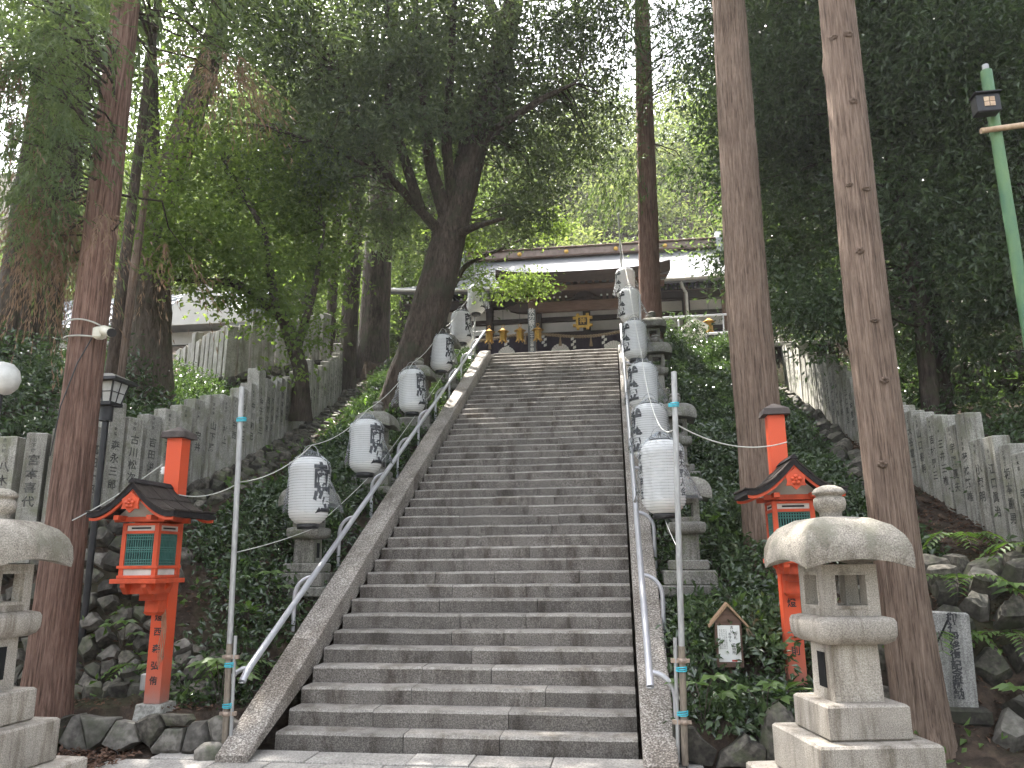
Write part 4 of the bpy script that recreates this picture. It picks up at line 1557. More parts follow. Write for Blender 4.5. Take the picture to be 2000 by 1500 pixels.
for i in range(17):
    x = CX - 1.6 + i * .2
    if abs(x - CX) < .55: continue
    o = S(MB().box((x, 17.95, 10.5), (.07, .5, .07)), 'porch_rafter', 'wood_dark')
    S(MB().box((x, 17.69, 10.5), (.065, .012, .065)), 'rafter_tip', 'cloth_white', o)
mb = MB()
mb.box((CX, 19.6, 11.0), (13.4, 1.1, .04))
S(mb, 'eaves_board', 'wood_dark')
for x in (5.9, 7.2):     # open side bay at right
    S(MB().box((x, 19.3, 9.6), (.16, .16, 3.2), .01), 'side_post', 'wood_brown')
for i in range(9):
    S(MB().box((7.2 + .18 * i, 20.6 + .1 * i, 9.4), (.1, .06, 2.6)), 'side_slat', 'wood_dark')
S(MB().box((CX, 22.5, 9.5), (10.8, .1, 3.2)), 'inner_wall', 'wood_dark')
S(MB().tube([(5.75, 19.05, 11.3), (5.78, 19.05, 11.1), (5.9, 19.1, 10.9), (5.9, 19.1, 8.2)], .06, 8), 'downpipe', 'white_board')

def top(o, label, cat, group=None):
    return tag(o, label, cat, group)
# curtain with white fans
cu = thing('curtain', (CX, 18.45, 8.0), 'dark purple curtain with white fan crests under the porch beam', 'curtain')
n = 120
vs, fs = [], []
for i in range(n + 1):
    x = -4.6 + 9.2 * i / n
    for z in (.1, .7, 1.32):
        vs.append((x, .05 * math.sin(x * 9) * (1.3 - z) + .012 * math.sin(x * 23), z))
for i in range(n):
    for j in range(2):
        fs.append((i * 3 + j, i * 3 + 3 + j, i * 3 + 4 + j, i * 3 + 1 + j))
MB().add(vs, fs, True).build('cloth', 'purple', cu)
def fan(x, z, R, a0, a1, nb=9, lean=0):
    for i in range(nb):
        b0 = a0 + (a1 - a0) * i / nb + .012
        b1 = a0 + (a1 - a0) * (i + 1) / nb - .012
        pts = [(x + .07 * math.cos(b0), z + .07 * math.sin(b0)), (x + .07 * math.cos(b1), z + .07 * math.sin(b1)),
               (x + R * math.cos(b1), z + R * math.sin(b1)), (x + R * 1.03 * math.cos((b0 + b1) / 2), z + R * 1.03 * math.sin((b0 + b1) / 2)), (x + R * math.cos(b0), z + R * math.sin(b0))]
        MB().prism(pts, -.085, -.08).build('fan_crest', 'cloth_white', cu)
fan(-.88, .72, .32, .08, PI - .08)
fan(.95, .74, .32, .08, PI - .08)
fan(-2.75, .72, .3, .0, PI * .9, 9)
# rope with paper streamers
def rope_z(x):
    return 9.30 - .09 * math.cos((x - CX) * 1.55)
mbr = MB()
for k2 in range(2):
    mbr.tube([(x, 18.2 + .025 * math.cos(x * 34 + k2 * PI), rope_z(x) + .025 * math.sin(x * 34 + k2 * PI)) for x in np.linspace(CX - 4.4, CX + 2.6, 260)], .036, 6)
tag(mbr.build('sacred_rope', 'rope'), 'twisted straw rope hung across the porch in front of the curtain', 'rope')
for i, x in enumerate((-1.85, -.35, .95, 1.95, 3.0)):
    mb = MB()
    zz = rope_z(x) - .04
    for q in range(4):
        dx = .035 * (1 if q % 2 else -1)
        mb.prism([(x + dx - .05, zz - .1 * q - .12), (x + dx + .05, zz - .1 * q - .09), (x + dx + .05, zz - .1 * q), (x + dx - .05, zz - .1 * q - .03)], 18.13 + .004 * q, 18.133 + .004 * q)
    tag(mb.build('paper_streamer', 'cloth_white'), ['leftmost', 'second from left', 'third from left', 'fourth from left', 'rightmost'][i] + ' white zigzag paper streamer on the shrine rope', 'paper streamer', 'zigzag streamers on the rope')
for i, x in enumerate((-.95, .3, 1.5, 2.55)):
    mb = MB()
    zz = rope_z(x)
    mb.lathe([(.015, 0), (.03, -.05), (.02, -.08), (.06, -.36), (.0, -.37)], 10, (x, 18.16, zz), cap=False)
    tag(mb.build('straw_tassel', 'rope'), ['leftmost', 'second', 'third', 'rightmost'][i] + ' dark straw tassel between paper streamers on the rope', 'tassel', 'tassels on the rope')
# gilded plaque
pq = thing('plaque', (CX - .05, 17.6, 9.56), 'gilded plaque hung under the porch beam', 'plaque')
mb = MB()
mb.box((0, 0, 0), (.46, .06, .42), .01)
for q in range(4):
    a = q * PI / 2
    for s_ in (-1, 1):
        mb.box((.28 * math.cos(a) + .16 * s_ * abs(math.sin(a)), 0, .24 * math.sin(a) + .13 * s_ * abs(math.cos(a))), (.1, .08, .1), .02)
mb.build('frame', 'gold', pq)
MB().box((0, -.035, 0), (.3, .012, .26)).build('board', 'wood_dark', pq)
t = link('writing', vtext('神', .22, .004), 'gold', pq)
t.location = (0, -.044, 0)
# notice board on the left porch pillar
nb = thing('notice_board', (.6, 17.5, 9.1), 'tall narrow grey board with white festival writing on the left porch pillar', 'notice board')
MB().box((0, 0, .1), (.26, .04, 1.7), .006).build('board', 'sign_board', nb)
for s_, sz, zz, sp in (('秋分祭', .21, .66, 1.0), ('九月二十三日', .125, .03, 1.0), ('午前十時', .125, -.53, 1.0)):
    t = link('writing', vtext(s_, sz, .003, sp), 'paper_white', nb)
    t.location = (0, -.023, zz)
# gilded hanging lanterns
def gold_lantern(loc, label, chain_top):
    R = thing('hanging_lantern', loc, label, 'hanging lantern', 'gilded lanterns hung from the eaves')
    MB().lathe([(.13, 0), (.13, .02), (.115, .03), (.125, .3), (.1, .31)], 6, smooth=False).build('lantern_body', 'gold', R)
    MB().lathe([(.21, .31), (.2, .33), (.1, .38), (.05, .42), (.02, .44)], 6, smooth=False).build('lantern_roof', 'gold', R)
    mb = MB()
    for i in range(6):
        a = i * PI / 3
        mb.tube([(.09 * math.cos(a), .09 * math.sin(a), .02), (.13 * math.cos(a), .13 * math.sin(a), -.04), (.15 * math.cos(a), .15 * math.sin(a), -.06)], [.03, .022, .01], 5)
    mb.build('foot', 'gold', R)
    MB().tube([(.05 * math.cos(a), 0, .5 + .05 * math.sin(a)) for a in np.linspace(0, 2 * PI, 12)], .008, 5).build('ring', 'gold', R)
    MB().tube([(0, 0, .55), (0, 0, chain_top - loc[2])], .007, 5).build('chain', 'black_metal', R)
for i, (u, lb) in enumerate(((-2.72, 'leftmost gilded hanging lantern, half hidden by paper lanterns'), (-.82, 'gilded hanging lantern just left of the handrail top'), (-.35, 'gilded hanging lantern left of the notice board, further out'),
               (.22, 'gilded hanging lantern touching the notice board on its left'), (.82, 'gilded hanging lantern just right of the notice board'), (6.4, 'gilded hanging lantern under the right eaves behind the railing'))):
    gold_lantern((u, 17.3, 8.93), lb, 10.55)
# right-hand railing, white gabled box, left bits
rl = thing('railing', (5.6, 15.1, TOPZ), 'silver pipe railing along the terrace right of the steps', 'railing')
mb = MB()
for z in (1.42, .85):
    MB().tube([(-.9, 0, z), (1.1, .05, z + .02), (3.2, .1, z + .02)], .03, 8).build('rail', 'steel', rl)
for x in (-.35, .95, 2.3):
    MB().tube([(x, .02, -.1), (x, .02, 1.42)], .026, 8).build('post', 'steel', rl)
rl = thing('railing', (6.0, 16.6, TOPZ), 'lower silver stair railing behind the terrace railing', 'railing')
MB().tube([(-.2, 0, 1.0), (.2, 0, 1.3), (2.2, .1, 1.35)], .028, 8).build('rail', 'steel', rl)
for x in (-.2, .2, 1.4):
    MB().tube([(x, 0, -.1), (x, 0, 1.3 if x > 0 else 1.0)], .026, 8).build('post', 'steel', rl)
wb = thing('notice_hut', (5.65, 14.6, TOPZ), 'small white gabled box among the shrubs below the railing', 'box')
MB().box((0, 0, .45), (.5, .3, .9)).build('body', 'plaster', wb)
for s_ in (-1, 1):
    MB().prism([(0, 1.12), (s_ * .38, .86), (s_ * .38, .9), (0, 1.17)][::s_], -.22, .22).build('roof_board', 'paper_white', wb)
gp = thing('vermilion_screen', (-2.25, 14.8, 7.3), 'vermilion post and board peeping out right of the leaning trunk', 'post')
MB().box((0, 0, 1.1), (.12, .12, 2.2), .01).build('post', 'vermilion', gp)
MB().prism([(.07, .3), (.8, .3), (.8, .5), (.07, 1.3)], -.02, .02).build('board', 'vermilion', gp)
cvd = thing('covered_lantern', (-1.05, 14.4, 7.36), 'white cloth-covered lantern behind the left handrail end', 'lantern')
MB().lathe([(.3, .35), (.29, .7), (.27, .95), (.2, 1.12), (.08, 1.2), (0, 1.21)], 18, cap=False).build('cloth_cover', 'cloth_white', cvd)
MB().tube([(0, 0, 0), (0, 0, .9)], .04, 8).build('stand', 'black_metal', cvd)

# ------------------------------------------------------------------ lamps, camera, signs
lp = thing('lamp_post', (-2.75, .9, .3), 'black lamp post with a square glass head beside the left cedar', 'lamp post')
MB().frustum((0, 0), (.22, .22), (.16, .16), 0, .22).build('footing', 'concrete', lp)
MB().tube([(0, 0, .2), (0, 0, 3.18)], .038, 12).build('pole', 'black_metal', lp)
MB().tube([(0, 0, 3.1), (0, 0, 3.3)], .075, 12).build('collar', 'black_metal', lp)
hd = MB().frustum((0, 0), (.2, .2), (.3, .3), 3.31, 3.56).build('glass', 'frosted', lp)
mb = MB()
for sx in (-1, 1):
    for sy in (-1, 1):
        mb.tube([(sx * .1, sy * .1, 3.3), (sx * .152, sy * .152, 3.57)], .012, 4)
    mb.tube([(0, sx * .105, 3.31), (0, sx * .155, 3.56)], .007, 4)
    mb.tube([(sx * .105, 0, 3.31), (sx * .155, 0, 3.56)], .007, 4)
    mb.tube([(-.13, sx * .13, 3.44), (.13, sx * .13, 3.44)], .006, 4)
    mb.tube([(sx * .13, -.13, 3.44), (sx * .13, .13, 3.44)], .006, 4)
mb.box((0, 0, 3.3), (.24, .24, .04))
mb.build('glazing_bars', 'black_metal', lp)
mb = MB()
mb.frustum((0, 0), (.46, .46), (.44, .44), 3.565, 3.6)
mb.frustum((0, 0), (.44, .44), (.1, .1), 3.601, 3.68)
mb.build('lamp_roof', 'black_metal', lp)
gl = thing('globe_lamp', (-2.2, -1.35, 0), 'round white globe lamp at the far left edge', 'lamp')
MB().lathe([(0, -.16), (.09, -.135), (.14, -.08), (.16, 0), (.14, .08), (.09, .135), (0, .16)], 24, (-.02, 0, 3.38), cap=False).build('globe', 'frosted', gl)
MB().tube([(-.02, 0, 0), (-.02, 0, 3.24)], .035, 10).build('pole', 'black_metal', gl)
gp = thing('green_pole', (7.71, 1.1, .6), 'green painted steel pole with a floodlight at the right edge', 'pole')
MB().tube([(0, 0, -.2), (0, 0, 6.6)], .062, 14).build('pole', 'green_paint', gp)
MB().tube([(0, 0, 6.61), (0, 0, 6.68)], .035, 10).build('tip', 'galv', gp)
MB().tube([(-.2, -.09, 5.8), (.9, -.09, 5.88)], .032, 10).build('cross_tube', 'cream_paint', gp)
fl = MB().box((-.13, -.14, 6.08), (.25, .14, .22), .012).build('floodlight', 'black_metal', gp)
for sx in (-1, 1):
    for sz in (-1, 1):
        MB().box((-.12 + sx * .03, -.214, 6.09 + sz * .03), (.052, .008, .052)).build('lens', 'cream_paint', fl)
MB().box((-.13, -.16, 6.2), (.28, .17, .014)).build('hood', 'black_metal', fl)
sc_ = thing('security_camera', (-2.06, -.34, 4.1), 'cream security camera strapped to the left cedar trunk', 'camera')
MB().box((.02, 0, 0), (.1, .09, .13), .02).build('mount', 'camera_white', sc_)
MB().tube([(.06, -.03, 0), (.12, -.06, 0)], .025, 8).build('arm', 'camera_white', sc_)
hd = MB().tube([(.1, -.05, .015), (.27, -.16, -.055)], .05, 14).build('housing', 'camera_white', sc_)
MB().tube([(.27, -.16, -.055), (.283, -.168, -.06)], .047, 14).build('lens', 'black', sc_)
for dz, zz in ((.05, .09), (-.03, -.01)):
    pts = []
    for a in np.linspace(-2.9, -.3, 16):
        pts.append((-.21 + .225 * math.cos(a), .14 + .225 * math.sin(a), dz + zz * math.cos(a + 1.5)))
    MB().tube(pts, .009, 5).build('strap', 'wire', sc_)
MB().tube([(-.03, -.04, -.06), (-.12, -.1, -.35), (-.25, -.1, -.8), (-.33, -.06, -1.3)], .007, 5).build('cable', 'black', sc_)

sg = thing('small_notice', (4.33, .66, .5), 'small wooden gabled notice box with white paper standing in the shrubs', 'notice')
MB().prism([(-.125, .2), (.125, .2), (.125, .62), (0, .76), (-.125, .62)], -.05, .05).build('body', 'wood_brown', sg)
for s_ in (-1, 1):
    MB().prism([(0, .775), (s_ * .185, .57), (s_ * .185, .595), (0, .805)][::s_], -.1, .08).build('roof_board', 'wood_new', sg)
MB().tube([(0, .02, -.1), (0, .02, .25)], .03, 6).build('stake', 'wood_brown', sg)
pp = MB().box((0, -.054, .42), (.21, .006, .34)).build('paper', 'paper_white', sg)
for s_, sz, x, zz in (('古い', .032, .03, .55), ('お守り', .03, .008, .475), ('お札', .033, .062, .49), ('返納所', .034, .04, .37)):
    t = link('writing', vtext(s_, sz, .0006, 1.05), 'ink', pp)
    t.location = (x, -.0585, zz)
for i in range(4):
    t = link('writing', vtext('古いお札お守りは此の箱へお納め下さい'[i * 2:i * 2 + 11], .017, .0, 1.0), 'ink', pp)
    t.location = (-.085 + .02 * i, -.0585, .46)
MB().box((.04, -.0585, .262), (.05, .003, .016)).build('red_mark', 'red_mark', pp)
mb = MB()
for i in range(7):
    mb.tube([(.17 + .004 * i, -.04, .56), (.18 + .008 * i, -.05, .5), (.175 + .012 * i, -.05, .44 + .008 * i)], .003, 4)
mb.build('tassel', 'rope', sg)

tb = thing('stone_tablet', (6.3, .62, .36), 'grey inscribed stone tablet leaning behind the nearest right cedar', 'tablet', None, math.radians(-8))
o = MB().box((0, 0, .42), (.42, .11, .88), .02).build('slab', 'tablet', tb)
o.rotation_euler = (math.radians(-6), math.radians(3), 0)
for s_, sz, x, zz in (('御社殿修復記念献納', .092, .06, .46), ('神馬一式大阪', .066, -.12, .55)):
    t = link('inscription', vtext(s_, sz, .003, .92), 'ink', o)
    t.location = (x, -.057, zz)
MB().box((0, .03, -.06), (.6, .3, .16), .03).build('base', 'rock', tb)

# ------------------------------------------------------------------ hall glimpsed between the trees at left
BH = thing('side_building', (-13.6, 17, 6.6), 'pale-roofed building with red lattice seen between the left trunks', 'building')
def SB(mb, name, mat, parent=None):
    o = mb.build(name, mat, BH)
    return o
mb = MB()
mb.prism([(-3.2, 2.4), (3.2, 2.4), (.6, 4.5), (.2, 4.5)], -7, 5, 'x')
SB(mb, 'roof', 'roof_tile')
for i in range(28):
    x = -6.9 + i * .43
    MB().tube([(x, -3.18, 2.5), (x, -1.5, 3.72), (x, .2, 4.55)], .05, 5).build('tile_row', 'roof_tile', BH)
SB(MB().box((-1, .3, 1.1), (11.4, 5.2, 2.5)), 'wall', 'plaster')
mb = MB()
for i in range(30):
    mb.box((-6 + i * .16, -2.34, 1.4), (.05, .05, 1.3))
for z in (.8, 1.4, 2.0):
    mb.box((-3.7, -2.34, z), (4.8, .04, .06))
SB(mb, 'lattice', 'lattice_red')
mb = MB()
for i in range(24):
    x = 2 + i * .12
    mb.box((x, -2.9, .5), (.04, .03, .9))
mb.box((3.4, -2.9, .95), (2.9, .04, .05))
SB(mb, 'pale_fence', 'pale_blue')
mb = MB()
mb.prism([(-1.6, 2.2), (1.6, 2.2), (0, 3.6)], -3.5, -3.42, 'y')
o = SB(mb, 'gable', 'plaster')
o.location = (4.5, 0, 0)
BLOBS = {
 'OAK': [(-2.70, 4.96, 11.13, 2.00), (-1.01, 6.02, 12.04, 2.40), (0.95, 6.40, 11.52, 2.10), (2.36, 7.42, 12.44, 1.90), (-2.23, 6.32, 10.01, 1.60), (1.29, 7.70, 10.60, 1.60), (2.75, 7.80, 11.02, 1.30), (-3.35, 5.27, 9.40, 1.40), (1.13, 7.56, 8.86, 0.90), (-0.25, 6.54, 10.19, 1.50), (1.92, 7.96, 9.83, 0.90), (-1.56, 6.72, 8.67, 1.10), (-2.93, 5.96, 15.64, 2.80), (0.39, 6.37, 15.83, 3.20), (3.47, 7.77, 16.06, 2.20), (-1.42, 6.30, 19.55, 3.60), (2.45, 6.76, 19.87, 3.60)],
 'SUGL': [(-2.47, -1.32, 7.06, 0.80), (-2.16, -0.99, 6.72, 0.70), (-2.50, -1.15, 6.29, 0.75), (-2.19, -0.96, 5.68, 0.80), (-2.33, -1.36, 5.53, 0.70), (-2.18, -0.61, 6.41, 0.60), (-1.98, 0.59, 8.06, 0.70), (-1.77, 1.03, 8.51, 0.60), (-2.07, 0.02, 8.23, 0.80), (-2.13, 0.86, 6.78, 0.45), (-1.73, -0.83, 5.37, 0.30), (-2.20, 0.70, 7.42, 0.50), (-2.77, -0.94, 8.83, 1.40), (-2.28, 0.02, 10.37, 2.00), (-3.81, -0.42, 11.34, 2.20)],
 'SUGLD': [(-2.49, -1.41, 6.53, 0.35), (-1.28, 0.73, 7.86, 0.35), (-1.76, -0.79, 5.19, 0.30), (-3.22, -0.06, 5.66, 0.60), (-2.81, -0.03, 5.77, 0.50), (-2.56, 1.54, 5.83, 0.30), (-2.93, 0.00, 5.54, 0.40), (-1.59, 0.64, 8.06, 0.30)],
 'BIGL': [(-5.46, 5.28, 12.59, 1.80), (-4.62, 5.93, 14.78, 2.80), (-7.18, 6.32, 11.54, 1.60), (-3.68, 6.38, 13.36, 1.60), (-6.22, 5.33, 16.43, 3.00), (-7.98, 5.71, 13.72, 2.00)],
 'MAPA': [(-4.04, 4.50, 7.82, 1.20), (-3.68, 5.23, 7.11, 1.20), (-3.99, 3.88, 6.06, 0.90), (-4.05, 3.50, 5.42, 0.60), (-3.91, 5.46, 6.00, 0.90), (-4.78, 4.50, 7.38, 0.90), (-4.33, 5.18, 9.22, 1.20)],
 'MAPB': [(-2.39, 5.18, 5.84, 0.70), (-2.03, 4.91, 5.00, 0.50), (-2.24, 4.50, 4.38, 0.40), (-2.28, 6.54, 6.77, 0.90), (-3.27, 5.94, 6.52, 0.90), (-4.06, 6.40, 8.59, 1.30), (-3.21, 7.57, 8.46, 1.40), (-2.79, 9.75, 8.27, 1.10), (-3.60, 7.22, 9.77, 1.30)],
 'MAPC': [(0.52, 11.70, 8.50, 0.55), (1.21, 12.21, 8.93, 0.50), (0.15, 11.88, 9.74, 0.60), (-0.46, 10.73, 9.88, 0.80), (0.88, 12.80, 10.68, 0.80), (1.90, 12.81, 11.23, 0.70), (-0.12, 11.07, 8.60, 0.50)],
 'SUGC': [(5.50, 10.14, 13.74, 1.10), (5.41, 11.04, 12.01, 0.80), (3.50, 10.16, 14.71, 1.10), (5.09, 10.23, 15.34, 1.00), (5.92, 9.52, 14.40, 0.80), (5.59, 10.75, 11.12, 0.50), (3.70, 10.92, 11.51, 0.70), (4.42, 9.46, 18.28, 2.50), (5.20, 8.83, 21.48, 3.20)],
 'SUGR1': [(5.43, 2.62, 12.64, 2.20), (6.30, 2.95, 16.21, 2.80), (4.92, 2.65, 14.46, 2.20)],
 'SUGR2': [(6.44, 1.11, 10.81, 1.80), (7.41, 1.59, 13.75, 2.40), (6.57, 1.35, 14.32, 2.20)],
 'EVR': [(7.05, 6.31, 11.05, 2.20), (8.79, 5.72, 10.14, 2.20), (9.82, 5.06, 9.11, 2.00), (7.01, 7.69, 9.52, 1.60), (8.89, 6.25, 7.90, 1.70), (9.82, 5.60, 6.78, 1.50), (7.16, 9.11, 7.94, 1.30), (7.17, 6.47, 5.94, 0.80), (9.01, 7.16, 6.26, 1.20), (9.66, 6.37, 5.60, 1.00), (8.52, 5.92, 13.63, 2.80), (10.45, 5.33, 12.81, 2.80), (7.20, 7.56, 14.69, 2.00), (6.2, 9.2, 8.3, 0.5), (6.67, 9.29, 6.86, 0.60), (6.74, 6.28, 6.48, 0.70)],
}
BLOBS['OAK'] += [(-1.0, 11.0, 20.5, 3.0), (3.0, 11.5, 21.0, 3.0), (1.0, 13.5, 23.0, 3.2), (-4.0, 10.5, 20.0, 3.0), (.3, 3.6, 13.8, 2.0)]  # crown parts out of view, added to keep the sun off the foreground
cm = np.array([3.332, -7.578, 1.712])
for i in range(12):
    b = BLOBS['OAK'][i]
    p = cm + (np.array(b[:3]) - cm) * 1.17
    BLOBS['OAK'][i] = (p[0], p[1], p[2], b[3] * 1.1)
for q in ('SUGR1', 'SUGR2'):
    BLOBS[q] = [(b[0], b[1], b[2] + 1.6, b[3]) for b in BLOBS[q]]
BLOBS['SUGL'] += [(-4.0, 1.8, 11.2, 1.8)]  # extra cedar crown added overhead to shade the left foreground
# ------------------------------------------------------------------ trunks
def resample(path, rad, n):
    P = np.array(path, float)
    R = np.array(rad, float)
    d = np.r_[0, np.cumsum(np.linalg.norm(np.diff(P, axis=0), axis=1))]
    t_ = np.linspace(0, d[-1], n)
    Q = np.stack([np.interp(t_, d, P[:, i]) for i in range(3)], 1)
    rr = np.interp(t_, d, R)
    for _ in range(max(1, n // 14)):
        Q[1:-1] = .25 * Q[:-2] + .5 * Q[1:-1] + .25 * Q[2:]
    return Q, rr, t_

def trunk_mesh(name, path, rad, seg=40, rings=80, ridge=.03, flare=.5, flare_h=.4, seed=0, knobs=0):
    g_ = np.random.default_rng(seed)
    Q, R, t_ = resample(path, rad, rings)
    T = np.gradient(Q, axis=0)
    T /= np.linalg.norm(T, axis=1)[:, None]
    ref = np.array([1.0, 0, 0])
    A = np.cross(T, np.cross(ref, T))
    A /= np.linalg.norm(A, axis=1)[:, None]
    Bv = np.cross(T, A)
    th = np.linspace(0, 2 * PI, seg, endpoint=False)
    ph = g_.uniform(0, 6.28, 8)
    m = np.ones((rings, seg))
    for k_, (f_, a_) in enumerate(((3, .8), (5, .7), (9, .9), (14, .8), (19, .7), (27, .75), (36, .7)) if seg > 90 else ((3, .8), (5, .7), (9, 1.0), (14, 1.0), (19, .9))):
        m += ridge * a_ * np.sin(f_ * th[None, :] + ph[k_] + .5 * np.sin(t_[:, None] * (.5 + .3 * k_) + k_) + .35 * np.sin(t_[:, None] * (3.1 + k_) + 2 * k_))
    m += ridge * .35 * g_.normal(size=m.shape)
    fl = np.exp(-t_ / flare_h)[:, None]
    m += flare * fl * (.75 + .35 * np.sin(4 * th + ph[6])[None, :] + .2 * np.sin(7 * th + ph[7])[None, :])
    for _ in range(knobs):
        a0, z0 = g_.uniform(0, 6.28), g_.uniform(.5, t_[-1])
        da = np.angle(np.exp(1j * (th - a0)))[None, :]
        m += .12 * np.exp(-(da / .25) ** 2 - ((t_[:, None] - z0) / .12) ** 2)
    r_ = R[:, None] * m
    co = Q[:, None, :] + r_[..., None] * (np.cos(th)[None, :, None] * A[:, None, :] + np.sin(th)[None, :, None] * Bv[:, None, :])
    co = co.reshape(-1, 3)
    i = np.arange((rings - 1) * seg)
    j, k_ = i // seg, i % seg
    k2 = (k_ + 1) % seg
    fa = np.stack([j * seg + k_, j * seg + k2, (j + 1) * seg + k2, (j + 1) * seg + k_], 1)
    return np_mesh(name, co, fa), Q

NLEAF = 0
def leaves(name, P, A, N, L, Wd, mat, parent, tint, fold=.25):
    """one mesh of many folded leaf blades: base P, direction A, face normal N"""
    global NLEAF
    n = len(P)
    NLEAF += n
    A = A / (np.linalg.norm(A, axis=1)[:, None] + 1e-9)
    Bv = np.cross(A, N)
    Bv /= (np.linalg.norm(Bv, axis=1)[:, None] + 1e-9)
    N2 = np.cross(Bv, A)
    L = L[:, None]
    Wd = Wd[:, None]
    mid = P + A * L * .45
    co = np.empty((n, 4, 3), np.float32)
    co[:, 0] = P
    co[:, 1] = mid + Bv * Wd * .5 + N2 * Wd * fold
    co[:, 2] = P + A * L - N2 * L * .12
    co[:, 3] = mid - Bv * Wd * .5 + N2 * Wd * fold
    base = np.arange(n)[:, None] * 4
    fa = base + np.array([0, 1, 2, 3])[None, :]
    me = np_mesh(name, co.reshape(-1, 3), fa, False, np.repeat(tint, 4))
    return tag(link(name, me, mat, parent), None, None, None, 'stuff')

def in_blobs(g_, blobs, n, pw=.42):
    B_ = np.array(blobs)
    w = B_[:, 3] ** 2.2
    idx = g_.choice(len(B_), n, p=w / w.sum())
    d = g_.normal(size=(n, 3))
    d /= np.linalg.norm(d, axis=1)[:, None]
    r_ = g_.uniform(0, 1, n) ** pw
    return B_[idx, :3] + d * (r_ * B_[idx, 3])[:, None] * np.array([1, 1, .8]), idx

def crown(parent, blobs, ncl, per, ls, mat, seed, nodes=None, spread=.35, flat=.5, aspect=.42, droop=.25, up=.6, mode='leaf', name='crown', tint_bias=0.0, branch_r=.012, off=None, keep=None):
    g_ = np.random.default_rng(seed)
    C, _ = in_blobs(g_, blobs, ncl)
    if keep is not None:
        C = C[keep(C)]
        ncl = len(C)
    if nodes is not None:
        mb_v, mb_f = [], []
        nd = np.array(nodes)
        for q in range(ncl):
            if q % 3: continue
            c = C[q]
            dd = np.linalg.norm(nd - c, axis=1) + np.where(nd[:, 2] > c[2] + .3, 4, 0)
            a = nd[np.argmin(dd)]
            m_ = (a + c) / 2 + np.array([0, 0, .12 * np.linalg.norm(c - a)]) + g_.normal(size=3) * .12
            pts = np.array([a, (a + m_) / 2 + g_.normal(size=3) * .04, m_, (m_ + c) / 2 + g_.normal(size=3) * .05, c])
            Lb = np.linalg.norm(c - a)
            r0 = branch_r * (1 + .5 * Lb)
            rads = np.array([1, .8, .6, .42, .25]) * r0
            o_ = len(mb_v)
            for p, rr_ in zip(pts, rads):
                for k_ in range(3):
                    an = 2.094 * k_
                    mb_v.append((p[0] + rr_ * math.cos(an), p[1] + rr_ * math.sin(an), p[2] + rr_ * .6 * math.cos(an + 1)))
            for s_ in range(4):
                for k_ in range(3):
                    k2 = (k_ + 1) % 3
                    mb_f.append((o_ + s_ * 3 + k_, o_ + s_ * 3 + k2, o_ + s_ * 3 + 3 + k2, o_ + s_ * 3 + 3 + k_))
        tag(link('branches', np_mesh('branches', np.array(mb_v), np.array(mb_f)), 'branch', parent), None, None, None, 'stuff')
    n = ncl * per
    ci = np.repeat(np.arange(ncl), per)
    cen = C.mean(0)
    ctint = g_.uniform(0, 1, ncl)
    if mode == 'leaf':
        o = g_.normal(size=(n, 3)) * spread * np.array([1, 1, flat])
        P = C[ci] + o
        A = o / spread * .5 + g_.normal(size=(n, 3)) * .8 + np.array([0, 0, -droop])
        N = g_.normal(size=(n, 3)) * .6 + np.array([0, 0, up])
    else:       # drooping feathery sprays
        dirn = C - cen
        dirn[:, 2] *= .3
        dirn += g_.normal(size=dirn.shape) * 1.2 * np.array([1, 1, .4])
        dirn /= np.linalg.norm(dirn, axis=1)[:, None]
        dirn[:, 2] -= droop
        s_ = g_.uniform(0, 1, n)
        sub = g_.integers(0, 7, n)
        subdir = g_.normal(size=(ncl, 7, 3)) * .55
        dd = dirn[ci] + subdir[ci, sub]
        P = C[ci] + dd * (s_ * spread * 2.2)[:, None] - np.array([0, 0, 1.0]) * (s_ ** 2 * spread * droop)[:, None]
        A = dd + g_.normal(size=(n, 3)) * .5 + np.array([0, 0, -droop * .6])
        N = g_.normal(size=(n, 3)) * .5 + np.array([0, 0, 1])
    L = ls * g_.uniform(.65, 1.25, n)
    tint = np.clip(.55 * ctint[ci] + .45 * g_.uniform(0, 1, n) + tint_bias, 0, 1)
    return leaves(name, P, A, N, L, L * aspect * g_.uniform(.8, 1.2, n), mat, parent, tint)

def tree(name, label, cat, path, rad, bark, group=None, seg=40, rings=80, ridge=.03, flare=.5, flare_h=.4, seed=0, knobs=0):
    R = thing(name, path[0], label, cat, group)
    p = [tuple(Vector(q) - Vector(path[0])) for q in path]
    me, Q = trunk_mesh('trunk', p, rad, seg, rings, ridge, flare, flare_h, seed, knobs)
    link('trunk', me, bark, R)
    return R, Q + np.array(path[0])
def limb(R, path, rad, bark, seg=14, rings=26, seed=0, ridge=.04):
    o = Vector(R.location)
    me, Q = trunk_mesh('limb', [tuple(Vector(q) - o) for q in path], rad, seg, rings, ridge, 0.25, .4, seed)
    link('limb', me, bark, R)
    return Q + np.array(o)
def shifted(blobs, R):
    o = np.array(R.location)
    return [(b[0] - o[0], b[1] - o[1], b[2] - o[2], b[3]) for b in blobs]
def loc_nodes(nodes, R):
    return np.concatenate(nodes) - np.array(R.location)

GT = 'tall cedars beside the steps'
CED = 'cedar tree'
